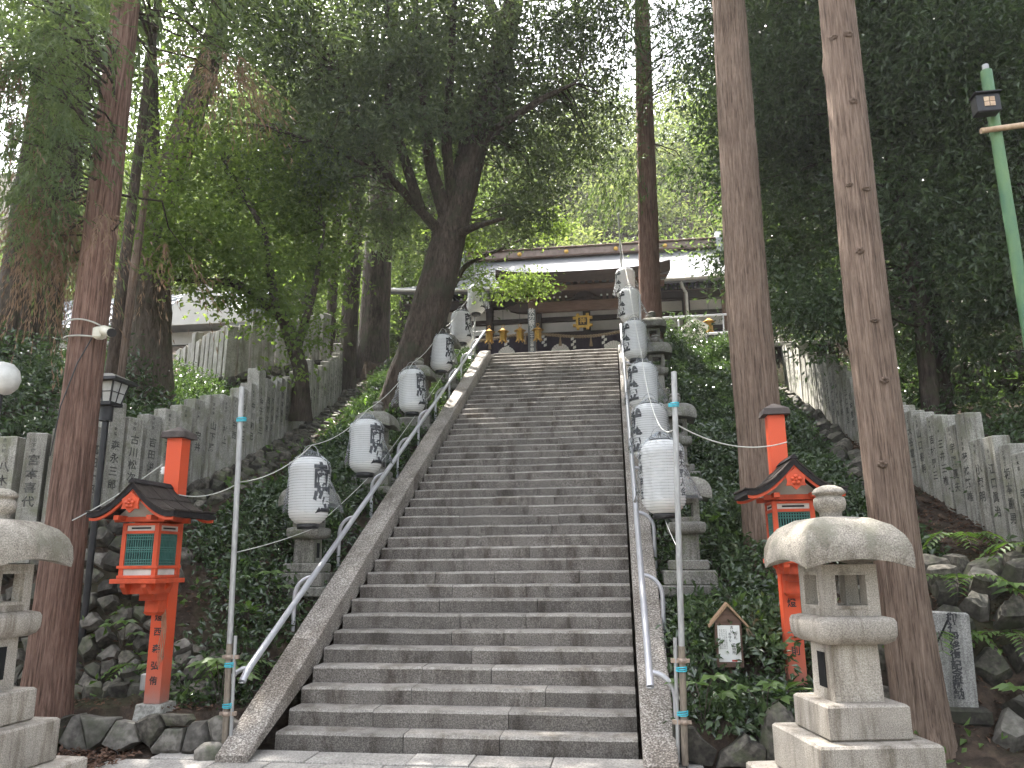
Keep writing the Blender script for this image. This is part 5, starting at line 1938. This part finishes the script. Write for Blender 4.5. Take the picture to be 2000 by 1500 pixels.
# left cedar
R, Q = tree('cedar_tree', 'reddish cedar trunk at left carrying the security camera', CED, [(-2.27, -.2, .2), (-2.27, -.2, 4), (-2.29, -.2, 8), (-2.33, -.2, 22)], [.205, .178, .15, .06], 'bark_red', GT, 112, 300, .016, .22, .5, 1)
nl = loc_nodes([Q[60:]], R)
crown(R, shifted([q for q in BLOBS['SUGL'][:12] if q[0] < -2.45 or (q[1] > .3 and q[2] > 8.2)] + [(-3.0, -.3, 6.0, .7), (-3.2, -.1, 7.2, .8), (-3.0, -.2, 5.3, .5)], R), 190, 110, .10, 'leaf_sugi', 11, nl, .22, .5, .16, .45, .6, 'spray')
crown(R, shifted(BLOBS['SUGL'][12:], R), 80, 60, .22, 'leaf_sugi', 12, nl, .4, .5, .2, .4, .6, 'spray')
crown(R, shifted(BLOBS['SUGLD'], R), 70, 110, .10, 'leaf_dead', 13, nl, .2, .5, .14, 1.3, .3, 'spray', 'dead_sprays')
# right cedars
def knots(R, Qw, rad, pos):
    for z, a in pos:
        i = np.argmin(abs(Qw[:, 2] - z))
        c = Qw[i] - np.array(R.location)
        rr_ = rad(z)
        o = MB().lathe([(.03, 0), (.045, .006), (.05, .014), (.04, .024), (.022, .026), (.012, .014), (0, .012)], 12, cap=False).build('knot', 'bark_brown', R)
        o.location = (c[0] + rr_ * math.cos(a), c[1] + rr_ * math.sin(a), c[2])
        o.rotation_euler = (0, PI / 2 + .2, a)
        o.scale = (.4 + .35 * ((z * 7.3) % 1), .6 + .5 * ((z * 3.7) % 1), .8)
        for v in o.data.vertices:
            v.co *= 1 + .18 * math.sin(v.index * 2.7 + z * 9)
R, Q = tree('cedar_tree', 'knotty brown cedar trunk nearest at right, behind the big stone lantern', CED, [(5.97, .42, -.1), (5.9, .4, 1.5), (5.88, .4, 4.2), (5.93, .4, 7.7), (5.95, .4, 20)], [.23, .212, .206, .18, .06], 'bark_brown', GT, 112, 300, .016, .3, .3, 2, 6)
knots(R, Q, lambda z: np.interp(z, [0, 1.5, 4.2, 7.7], [.235, .213, .207, .182]), [(7.2, -2.2), (7.25, -1.4), (6.4, -1.5), (5.5, -2.1), (5.4, -1.3), (4.75, -1.9), (4.0, -1.6), (3.4, -1.5), (2.6, -2.0)])
nl = loc_nodes([Q[120:]], R)
crown(R, shifted(BLOBS['SUGR2'], R), 170, 55, .28, 'leaf_sugi', 14, nl, .45, .5, .2, .4, .6, 'spray')
R, Q = tree('cedar_tree', 'thick brown cedar trunk behind the right vermilion lantern', CED, [(5.12, 2.6, .7), (5.12, 2.6, 3), (5.1, 2.6, 5), (5.12, 2.6, 6), (5.16, 2.6, 9.2), (5.2, 2.6, 21)], [.3, .272, .27, .255, .225, .07], 'bark_brown', GT, 112, 300, .02, .3, .5, 3, 3)
nl = loc_nodes([Q[120:]], R)
crown(R, shifted(BLOBS['SUGR1'], R), 190, 55, .3, 'leaf_sugi', 15, nl, .5, .5, .2, .4, .6, 'spray')
R, Q = tree('cedar_tree', 'slim dark cedar trunk standing before the shrine roof', CED, [(4.25, 11, 5.2), (4.25, 11, 8), (4.41, 11, 15.7), (4.5, 11, 24)], [.29, .262, .2, .08], 'bark_red', GT, 40, 160, .025, .3, .5, 4, 3)
nl = loc_nodes([Q[60:]], R)
crown(R, shifted(BLOBS['SUGC'][:7], R), 120, 110, .16, 'leaf_sugi', 16, nl, .33, .5, .16, .7, .5, 'spray', tint_bias=-.3)
crown(R, shifted(BLOBS['SUGC'][7:], R), 170, 55, .34, 'leaf_sugi', 17, nl, .5, .5, .2, .5, .6, 'spray')

# the big leaning evergreen oak
R, Q = tree('oak_tree', 'big leaning evergreen oak left of the steps, dense dark crown', 'oak tree', [(-1.75, 8.4, 3.9), (-1.43, 8.5, 4.7), (-.81, 8.6, 6.79), (-.3, 8.8, 9.16), (.32, 9.0, 11.83), (1.12, 9.2, 15.14), (1.6, 9.6, 19)], [.5, .45, .42, .36, .3, .24, .1], 'bark_oak', None, 40, 110, .035, .35, .7, 5, 8)
lims = [Q[50:]]
for pth, rd, sd_ in [([(-.35, 8.75, 8.9), (-1.0, 8.3, 9.6), (-1.9, 7.8, 10.6), (-2.6, 7.2, 12.5)], [.13, .1, .07, .03], 1),
                     ([(-.3, 8.8, 9.2), (-.7, 8.3, 10.6), (-.75, 7.6, 12.4), (-.9, 7.0, 15.5)], [.17, .14, .1, .04], 2),
                     ([(-.2, 8.8, 9.4), (-.3, 8.2, 11), (.0, 7.4, 13), (.2, 7.0, 16)], [.14, .12, .08, .04], 3),
                     ([(.2, 9.0, 11.2), (1.0, 8.5, 11.6), (1.9, 8.0, 11.8), (2.7, 7.8, 12)], [.12, .1, .07, .03], 4),
                     ([(-.3, 8.8, 9.0), (.4, 8.3, 9.0), (1.1, 7.8, 8.9)], [.1, .07, .03], 5),
                     ([(-.9, 8.3, 9.5), (-1.4, 7.4, 11.5), (-1.3, 6.6, 14)], [.12, .09, .04], 6),
                     ([(-1.6, 8.0, 10.2), (-2.6, 6.8, 10.4), (-3.4, 5.6, 10.2)], [.05, .04, .02], 7),
                     ([(.9, 9.2, 14.5), (0, 9.6, 17), (-1, 10.5, 20)], [.15, .12, .05], 8), ([(1.3, 9.3, 16), (2.4, 10.4, 18.5), (3, 11.4, 21)], [.15, .11, .05], 9)]:
    lims.append(limb(R, pth, rd, 'bark_dark', seed=sd_))
nl = loc_nodes(lims, R)
crown(R, shifted(BLOBS['OAK'][:12] + [(-1.2, 6.4, 12.0, 1.5), (-2.2, 6.6, 10.2, 1.1), (-.6, 6.8, 10.6, .9)], R), 700, 95, .14, 'leaf_oak', 21, nl, .31, .55, .42, .3, .5, branch_r=.010)
crown(R, shifted(BLOBS['OAK'][12:], R), 340, 32, .24, 'leaf_oak', 22, nl, .6, .6, .5, .3, .5)

# big old tree at left
R, Q = tree('old_tree', 'massive dark rough trunk behind the left fence, leaning right above', 'tree', [(-5.5, 6, 4.2), (-5.6, 6, 5), (-5.85, 6, 7.2), (-5.75, 6, 8.6), (-5.3, 6, 10.6), (-4.85, 6, 12.3), (-4.6, 6, 16)], [.52, .46, .43, .33, .26, .22, .12], 'bark_old', None, 36, 90, .05, .4, .5, 6, 10)
lm = limb(R, [(-5.8, 6, 7.8), (-5.9, 5.9, 9.5), (-6.2, 5.8, 13)], [.24, .17, .08], 'bark_dark', seed=3)
nl = loc_nodes([Q[50:], lm], R)
crown(R, shifted(BLOBS['BIGL'], R), 230, 90, .13, 'leaf_mid', 23, nl, .45, .5, .42, .3, .6)
# maples
GM = 'maples left of the steps'
R, Q = tree('maple_tree', 'maple with crooked dark limbs over the higher left fence', 'maple tree', [(-2.75, 6.6, 4.4), (-2.7, 6.4, 5.4), (-3.0, 6.1, 6.4), (-3.7, 5.5, 6.9), (-4.6, 5.0, 6.8)], [.16, .14, .12, .08, .03], 'bark_dark', GM, 16, 40, .05, .4, .4, 7)
lm1 = limb(R, [(-3.1, 6.0, 6.5), (-3.3, 5.7, 8), (-4, 5.3, 9.3)], [.08, .06, .02], 'bark_dark', seed=5)
lm2 = limb(R, [(-2.8, 6.4, 5.8), (-2.5, 6.4, 7), (-2.6, 7, 8.6)], [.08, .06, .02], 'bark_dark', seed=6)
nl = loc_nodes([Q[15:], lm1, lm2], R)
crown(R, shifted([q for q in BLOBS['MAPA'] if q[2] > 7], R), 120, 70, .105, 'leaf_maple', 24, nl, .28, .38, .6, .25, .7, branch_r=.006, tint_bias=.15)
crown(R, shifted([(-2.3, 5.4, 5.7, .45), (-2.2, 5.0, 4.9, .35), (-3.27, 5.94, 6.6, .7), (-4.06, 6.4, 8.6, 1.2), (-3.3, 7.5, 8.8, 1.2), (-3.6, 7.2, 10.0, 1.3), (-2.6, 7.0, 7.4, .7)], R), 150, 72, .11, 'leaf_maple', 25, nl, .3, .38, .6, .25, .7, branch_r=.006)
R, Q = tree('maple_tree', 'bright maple reaching over the porch roof from behind the leaning oak', 'maple tree', [(-1.7, 12.6, 6.6), (-1.4, 12.4, 8.4), (-.6, 12.0, 9.6), (.6, 12.3, 10.2), (1.6, 12.8, 10.9)], [.13, .1, .07, .04, .015], 'bark_dark', GM, 14, 36, .05, .4, .4, 8)
nl = loc_nodes([Q[10:]], R)
crown(R, shifted([(.55, 11.8, 8.75, .4), (1.15, 12.2, 9.0, .38), (-.1, 11.1, 8.7, .35), (1.7, 12.8, 10.9, .4), (-.6, 11.2, 10.2, .6)], R), 62, 66, .11, 'leaf_maple', 26, nl, .26, .35, .6, .25, .8, branch_r=.005, tint_bias=.2)
# plain trunks up the left side
GB = 'trunks standing up the left slope'
for x, y, z0, r0, dx, lb, bk in [(-3.75, 13.9, 7.2, .4, .35, 'broad dark trunk just left of the leaning oak', 'bark_dark'), (-3.8, 11.9, 6.2, .21, .35, 'slender dark trunk growing at the end of the left fence', 'bark_dark'),
                             (-7.96, 5.4, 3.9, .3, .2, 'mossy trunk left of the camera cedar, the thickest there', 'bark_oak'), (-8.86, 7.2, 4.6, .2, .2, 'thin dark trunk between the mossy trunk and the camera cedar', 'bark_dark'),
                             (-6.7, 3.6, 3.3, .17, .1, 'trunk at the left picture edge behind the fence', 'bark_oak'), (-4.85, 3.9, 3.0, .11, .25, 'leaning pale stump-like trunk behind the lamp head', 'bark_brown'),
                             (-4.5, 3.3, 2.9, .08, .3, 'thin mossy trunk right of the lamp head', 'bark_oak'), (-4.6, 12.6, 6.4, .13, .3, 'slim trunk beside the slender trunk, further back', 'bark_dark')]:
    hgt = 5.2 if 'stump' in lb else 15
    R, Q = tree('tree', lb, 'tree', [(x, y, z0 - .3), (x + dx * .3, y, z0 + hgt * .35), (x + dx, y, z0 + hgt)], [r0 * 1.15, r0 * .95, r0 * .4], bk, GB, 22, 60, .04, .35, .4, int(abs(x * 100)))
    if hgt > 10:
        nl = loc_nodes([Q[25:]], R)
        o_ = np.array(R.location)
        g_ = np.random.default_rng(int(abs(x * 77)))
        bl = [(dx + g_.normal() * 1.2, g_.normal() * 1.0, hgt * f_, 1.7) for f_ in (.55, .7, .85, 1.0)]
        crown(R, bl, 55, 80, .14, 'leaf_mid', int(abs(y * 31)), nl, .5, .45, .45, .3, .6)

# broadleaf evergreens beyond the right fence
GE = 'dark broadleaf trees beyond the right fence'
ev = [((9.2, 7.4, 2.9), .2, [0, 3, 6, 12, 13, 14], 'dark broadleaf tree behind the thicker right cedars, nearest the shrine'), ((8.7, 6.6, 3.0), .16, [1, 4, 7, 8, 10, 15], 'dark glossy broadleaf tree filling the gap between the right cedar and the green pole'),
      ((10.6, 6.2, 3.0), .18, [2, 5, 9, 11], 'dark broadleaf tree behind the green pole at the right edge')]
for k_, (b, r0, ids, lb) in enumerate(ev):
    R, Q = tree('broadleaf_tree', lb, 'tree', [b, (b[0] + .1, b[1], b[2] + 3), (b[0] - .3, b[1] - .2, b[2] + 8), (b[0] - .4, b[1] - .3, b[2] + 11)], [r0, r0 * .85, r0 * .5, r0 * .2], 'bark_dark', GE, 20, 50, .04, .35, .4, 30 + k_)
    nl = loc_nodes([Q[8:]], R)
    bl = shifted([BLOBS['EVR'][i] for i in ids], R)
    crown(R, bl, 430, 110, .125, 'leaf_dark', 40 + k_, nl, .36, .5, .42, .5, .6)
# more dark depth behind them
for k_, (x, y, lb) in enumerate([(12.5, 9.5, 'tall dark evergreen deep behind the right fence'), (9.8, 13.5, 'tall dark evergreen between the shrine and the right fence'), (14.5, 5.0, 'tall dark evergreen beyond the right edge pole')]):
    z0 = gz(x, y)
    R, Q = tree('broadleaf_tree', lb, 'tree', [(x, y, z0 - .2), (x + .2, y, z0 + 5), (x, y, z0 + 13)], [.3, .24, .1], 'bark_dark', GE, 18, 40, .04, .35, .4, 60 + k_)
    nl = loc_nodes([Q[8:]], R)
    bl = [(0, 0, 3.2, 1.9), (.6, -.5, 5.5, 2.4), (-.6, .3, 8, 2.6), (0, 0, 11, 2.6), (1.5, .5, 4, 1.8), (-1.4, -.5, 5, 1.8)]
    crown(R, bl, 380, 75, .19, 'leaf_dark', 70 + k_, nl, .5, .5, .42, .4, .6)

# sunlit trees further back on the left and right of the shrine
GF = 'sunlit broadleaf trees behind the shrine terrace'
g0 = np.random.default_rng(99)
bt = [(-9, 21, 'beyond the higher left fence'), (-6.5, 26, 'seen over the higher fence towards the oak'), (-4.5, 22.5, 'right behind the broad dark trunk'), (-13, 25, 'far left above the pale roof'), (-2.2, 30, 'behind the left end of the shrine roof'), (-17, 19, 'at the far left picture edge'), (10.5, 23, 'right of the shrine roof behind the thick cedar'), (13, 19, 'right of the shrine, glimpsed between the cedars')]
for k_, (x, y, lb) in enumerate(bt):
    z0 = gz(x, y)
    hgt = 13 + g0.uniform(0, 4)
    R, Q = tree('background_tree', 'bright green tree ' + lb, 'tree', [(x, y, z0 - .3), (x + .3, y, z0 + hgt * .45), (x + .1, y, z0 + hgt)], [.28, .2, .06], 'bark_dark', GF, 14, 30, .04, .35, .4, 80 + k_)
    nl = loc_nodes([Q[8:]], R)
    bl = [(g0.normal() * 1.4, g0.normal() * 1.2, hgt * f_, 1.7 + g0.uniform(0, .6)) for f_ in (.22, .33, .45, .6, .72, .85, 1.0)]
    crown(R, bl, 240, 75, .2, 'leaf_mid', 90 + k_, nl, .55, .45, .45, .3, .6, tint_bias=.25)

# hillside wood behind the shrine: one mass
g_ = np.random.default_rng(5)
n = 2600
hx = g_.uniform(-34, 38, n)
hy = g_.uniform(29, 56, n)
hz = ground_z(hx, hy) + g_.uniform(.3, 4.5, n) + 1.8 * np.sin(hx * .7 + 1.3 * np.sin(hy * .3)) + 1.2 * np.sin(hy * .9)
per = 70
ci = np.repeat(np.arange(n), per)
o = g_.normal(size=(n * per, 3)) * .75 * np.array([1, 1, .6])
P = np.stack([hx, hy, hz], 1)[ci] + o
A = o * .6 + g_.normal(size=o.shape) * .8 + np.array([0, 0, -.2])
N = g_.normal(size=o.shape) * .5 + np.array([0, -.3, .7])
L = .3 * g_.uniform(.7, 1.3, n * per)
tn = np.clip(.6 * g_.uniform(0, 1, n)[ci] + .4 * g_.uniform(0, 1, n * per), 0, 1)
tag(leaves('hillside_wood', P, A, N, L, L * .55, 'leaf_hill', None, tn), 'sunlit green wood covering the hill behind the shrine', 'wood', None, 'stuff')

# unseen wood added behind the viewer to block the low sky light
g_ = np.random.default_rng(6)
n = 9000
an = g_.uniform(-PI - .35, .35, n)
rd = g_.uniform(19, 27, n)
hz = g_.uniform(0, 1, n) * (9 + 3 * np.sin(an * 7))
P = np.stack([2 + rd * np.cos(an), -5 + rd * np.sin(an), hz], 1)
A = g_.normal(size=P.shape) + np.array([0, 0, -.3])
N = g_.normal(size=P.shape) * .6 + np.array([0, 0, .6])
L = g_.uniform(.5, 1.0, n)
tag(leaves('sky_block_wood', P, A, N, L, L * .6, 'leaf_mid', None, g_.uniform(0, 1, n)), 'unseen wood added behind the viewer to block the low sky', 'wood', None, 'stuff')

# ------------------------------------------------------------------ ground cover and shrubs
CLEAR = [(-.72, 2.3, .6, .05), (4.12, 2.35, .5, .05), (4.33, .38, .38, .1), (-.72, 5.1, .5, .1), (4.28, 5.2, .45, .2), (4.18, 8.3, .45, .3), (4.25, 10.6, .45, .4), (4.93, .6, .2, .1), (-.74, 7.9, .5, .1)]
def cover(name, label, cat, region, n, hfun, ls, mat, seed, spread=.12, per=26, up=.75):
    g_ = np.random.default_rng(seed)
    x0, x1, y0, y1 = region
    x = g_.uniform(x0, x1, n)
    y = g_.uniform(y0, y1, n)
    h = hfun(x, y)
    for px, py, pr_, ph_ in CLEAR:
        dd = np.hypot(x - px, (y - py + .25) / 1.5)
        h = np.where(dd < pr_, np.minimum(h, ph_), h)
    ok = h > .02
    x, y, h = x[ok], y[ok], h[ok]
    m = len(x)
    z = ground_z(x, y) + h * g_.uniform(0, 1, m) ** .35
    ci = np.repeat(np.arange(m), per)
    o = g_.normal(size=(m * per, 3)) * spread * np.array([1, 1, .6])
    P = np.stack([x, y, z], 1)[ci] + o
    A = o / spread * .5 + g_.normal(size=o.shape) * .7 + np.array([0, 0, .05])
    N = g_.normal(size=o.shape) * .5 + np.array([0, -.25, up])
    L = ls * g_.uniform(.6, 1.3, m * per)
    tn = np.clip(.5 * g_.uniform(0, 1, m)[ci] + .5 * g_.uniform(0, 1, m * per), 0, 1)
    return tag(leaves(name, P, A, N, L, L * .48, mat, None, tn), label, cat, None, 'stuff')
def lump(x, y, f=1.0):
    return .6 + .42 * np.sin(x * 2.6 * f + 1.1 * np.sin(y * 1.7 * f)) * np.sin(y * 2.2 * f + .7)
def hl_(x, y):
    xf = np.interp(y, FL_Y, FL_X)
    edge = sst(-.5, -.75, x) * sst(0, .6, x - xf - .75)
    return .42 * lump(x, y) * edge * sst(.1, 1.1, y) * np.where(y < 1.7, sst(-1.7, -1.0, x), 1)
cover('shrubs', 'dark glossy shrubs covering the bank left of the steps', 'shrubs', (-3.4, -.45, .15, 13.2), 4500, hl_, .092, 'leaf_shrub', 1, .1, 18)
def hr_(x, y):
    edge = sst(3.82, 4.1, x) * sst(7.0, 6.3, x)
    tall = np.interp(y, [0, 1.2, 4, 8, 11, 13], [.5, .64, .6, .8, 1.3, 1.0])
    return tall * lump(x, y, 1.1) * edge * sst(-.12, .25, y) * np.where(y < 2.2, sst(5.3, 4.7, x), 1)
cover('shrubs', 'dark glossy shrubs covering the bank right of the steps', 'shrubs', (3.85, 7.0, -.08, 13.4), 6200, hr_, .095, 'leaf_shrub', 2, .1, 18)
cover('shrubs', 'bushes growing behind the left fence beside the camera cedar', 'shrubs', (-9, -3.9, 1.6, 9), 1500, lambda x, y: 1.5 * lump(x, y) * sst(.3, 1.2, np.interp(y, FL_Y, FL_X) - x) * np.where(x > -5.2, .5, 1) * np.where(y > 5.5, .25, 1), .1, 'leaf_shrub', 3, .2)
cover('undergrowth', 'shaded undergrowth beyond the right fence', 'undergrowth', (8.0, 13, 1, 14), 900, lambda x, y: .7 * lump(x, y) + x * 0, .11, 'leaf_dark', 4, .2)
cover('weeds', 'scattered light green weeds among the shrubs left of the steps', 'weeds', (-3.0, -.5, .3, 9), 170, lambda x, y: hl_(x, y) * .9 + .08 * (x > -2.6), .11, 'leaf_fresh', 11, .1, 9)
cover('weeds', 'scattered light green weeds among the shrubs right of the steps', 'weeds', (3.9, 6.8, -.05, 10), 210, lambda x, y: hr_(x, y) * 1.02 + .05, .11, 'leaf_fresh', 12, .1, 9)
# leaf litter
def litter(name, label, region, n, seed, ls=.06, cond=None):
    g_ = np.random.default_rng(seed)
    x = g_.uniform(region[0], region[1], n)
    y = g_.uniform(region[2], region[3], n)
    if cond is not None:
        ok = cond(x, y)
        x, y = x[ok], y[ok]
    m = len(x)
    P = np.stack([x, y, ground_z(x, y) + g_.uniform(.02, .06, m)], 1)
    A = g_.normal(size=(m, 3)) * np.array([1, 1, .25])
    N = g_.normal(size=(m, 3)) * .35 + np.array([0, 0, 1])
    L = ls * g_.uniform(.6, 1.3, m)
    tag(leaves(name, P, A, N, L, L * .5, 'litter', None, g_.uniform(0, 1, m)), label, 'leaf litter', None, 'stuff')
litter('leaf_litter', 'brown fallen leaves on the ground before the low left wall', (-3.2, -1.2, -1.6, -.25), 2600, 8)
litter('leaf_litter', 'brown fallen leaves on the slope below the right fence', (5.6, 7.9, .3, 9), 7000, 9)
litter('leaf_litter', 'brown fallen leaves among the shrubs left of the steps', (-3.2, -.45, .6, 9), 2500, 13, .06)
litter('leaf_litter', 'scattered fallen leaves on the terrace below the left bank', (-3.4, -.5, -.1, 1.4), 700, 10, .05)

# single plants that stand out
def plant(name, label, loc, kind, seed, k_=1.0, mat='leaf_fresh'):
    g_ = np.random.default_rng(seed)
    R = thing(name, loc, label, 'plant')
    P, A, N, L, W_ = [], [], [], [], []
    stems = MB()
    if kind == 'rosette':          # whorl of long pointed leaves
        stems.tube([(0, 0, -.15), (0, 0, .22 * k_)], .008, 5)
        for i in range(11):
            a = i * 2.4
            el = .15 + .05 * i
            P.append((0, 0, .18 * k_ + .006 * i)); A.append((math.cos(a), math.sin(a), el - .1)); N.append((-.3 * math.cos(a), -.3 * math.sin(a), 1)); L.append(.24 * k_ * g_.uniform(.8, 1.1)); W_.append(.075 * k_)
    elif kind == 'fern':           # arching fronds with paired leaflets
        for f_ in range(6):
            a = f_ * 1.05 + g_.uniform(-.2, .2) + .3
            pts = []
            for s_ in np.linspace(0, 1, 12):
                pts.append(np.array([math.cos(a) * .42 * s_ * k_, math.sin(a) * .42 * s_ * k_, (.12 + .38 * s_ - .42 * s_ * s_) * k_]))
            stems.tube([tuple(p) for p in pts], .004, 4)
            for i in range(2, 12):
                d = pts[i] - pts[i - 1]
                d /= np.linalg.norm(d)
                side = np.cross(d, (0, 0, 1))
                side /= np.linalg.norm(side)
                for s_ in (-1, 1):
                    P.append(tuple(pts[i])); A.append(tuple(side * s_ + d * .45 - np.array([0, 0, .15]))); N.append((0, 0, 1)); L.append(.11 * k_ * (1.15 - abs(i - 6) * .09)); W_.append(.036 * k_)
    else:                          # broad-leaved seedling
        for b_ in range(4):
            a = b_ * 1.7 + g_.uniform(-.3, .3)
            tip = np.array([.16 * math.cos(a) * k_, .16 * math.sin(a) * k_, (.2 + .05 * b_) * k_])
            stems.tube([(0, 0, -.1), tuple(tip * .5 + np.array([0, 0, .06])), tuple(tip)], .005, 4)
            for i in range(5):
                aa = a + (i - 2) * .75
                P.append(tuple(tip)); A.append((math.cos(aa), math.sin(aa), -.1)); N.append((0, -.25, 1)); L.append(.15 * k_ * g_.uniform(.8, 1.15)); W_.append(.085 * k_)
    stems.build('stem', 'branch', R)
    m = len(P)
    P = np.array(P, float) + g_.normal(size=(m, 3)) * .004
    # leaves rich enough to be bent: two blades per leaf
    leaves('leaf', P, np.array(A, float), np.array(N, float), np.array(L), np.array(W_), mat, R, g_.uniform(.1, 1, m), .12)
    return R
plants = [('rosette', (4.78, .25, .33), 1.0, 'long-leaved rosette plant between the notice box and the red post'), ('seedling', (4.52, -.02, .3), 1.0, 'broad-leaved seedling over the low right wall'), ('seedling', (3.98, .0, .34), 1.1, 'seedling hanging over the right kerb beside the pole'),
          ('fern', (6.35, .9, .55), 1.2, 'arching fern right of the nearest cedar'), ('fern', (6.75, 1.25, 1.05), 1.3, 'light green fern above the inscribed tablet'), ('fern', (7.0, .8, .8), 1.1, 'young compound-leaved plant before the mossy boulders'),
          ('seedling', (7.3, 1.0, .9), 1.4, 'broad-leaved plant among the mossy boulders at right edge'), ('fern', (7.7, 1.6, 1.55), 1.3, 'pale fern at the foot of the right fence'), ('seedling', (-.72, .28, .36), 1.25, 'broad-leaved plant beside the lower end of the left kerb'),
          ('rosette', (-.95, 1.25, .75), 1.0, 'long-leaved plant behind the left pole'), ('fern', (-.78, .75, .5), 1.0, 'fern beside the lowest left handrail post'), ('seedling', (-1.5, .5, .42), .9, 'small broad-leaved plant at the foot of the left lantern post'),
          ('fern', (-1.85, .7, .5), .9, 'small fern on the rubble bank left of the red post'), ('seedling', (-.9, 1.6, .95), 1.1, 'leafy seedling below the lowest left stone lantern'), ('seedling', (-2.2, .85, .8), .9, 'creeping plant on the dark rubble bank'), ('fern', (7.2, 2.2, 1.75), 1.2, 'fern below the right fence near the cedar'),
          ('seedling', (6.9, .35, .25), 1.2, 'low broad-leaved plant at the lower right corner')]
for i, (kd, lc, k_, lb) in enumerate(plants):
    plant('leafy_plant' if kd != 'fern' else 'fern', lb, (lc[0], lc[1], max(lc[2], gz(lc[0], lc[1]) + .02)), kd, 200 + i, k_)
print('LEAVES', NLEAF)
# ------------------------------------------------------------------ thin haze added to lift the shadows, partly for lens glare
k = Nt('air')
pvn = k.new('ShaderNodeVolumePrincipled')
pvn.inputs['Color'].default_value = (.93, .95, 1.0, 1)
pvn.inputs['Density'].default_value = .00055
pvn.inputs['Anisotropy'].default_value = .3
k.link(pvn.outputs[0], k.out.inputs['Volume'])
hzo = MB().box((0, 7.5, 30), (126, 141, 64)).build('haze', k.m)
tag(hzo, 'thin haze added to lift the shadows under the trees', 'haze', None, 'stuff')
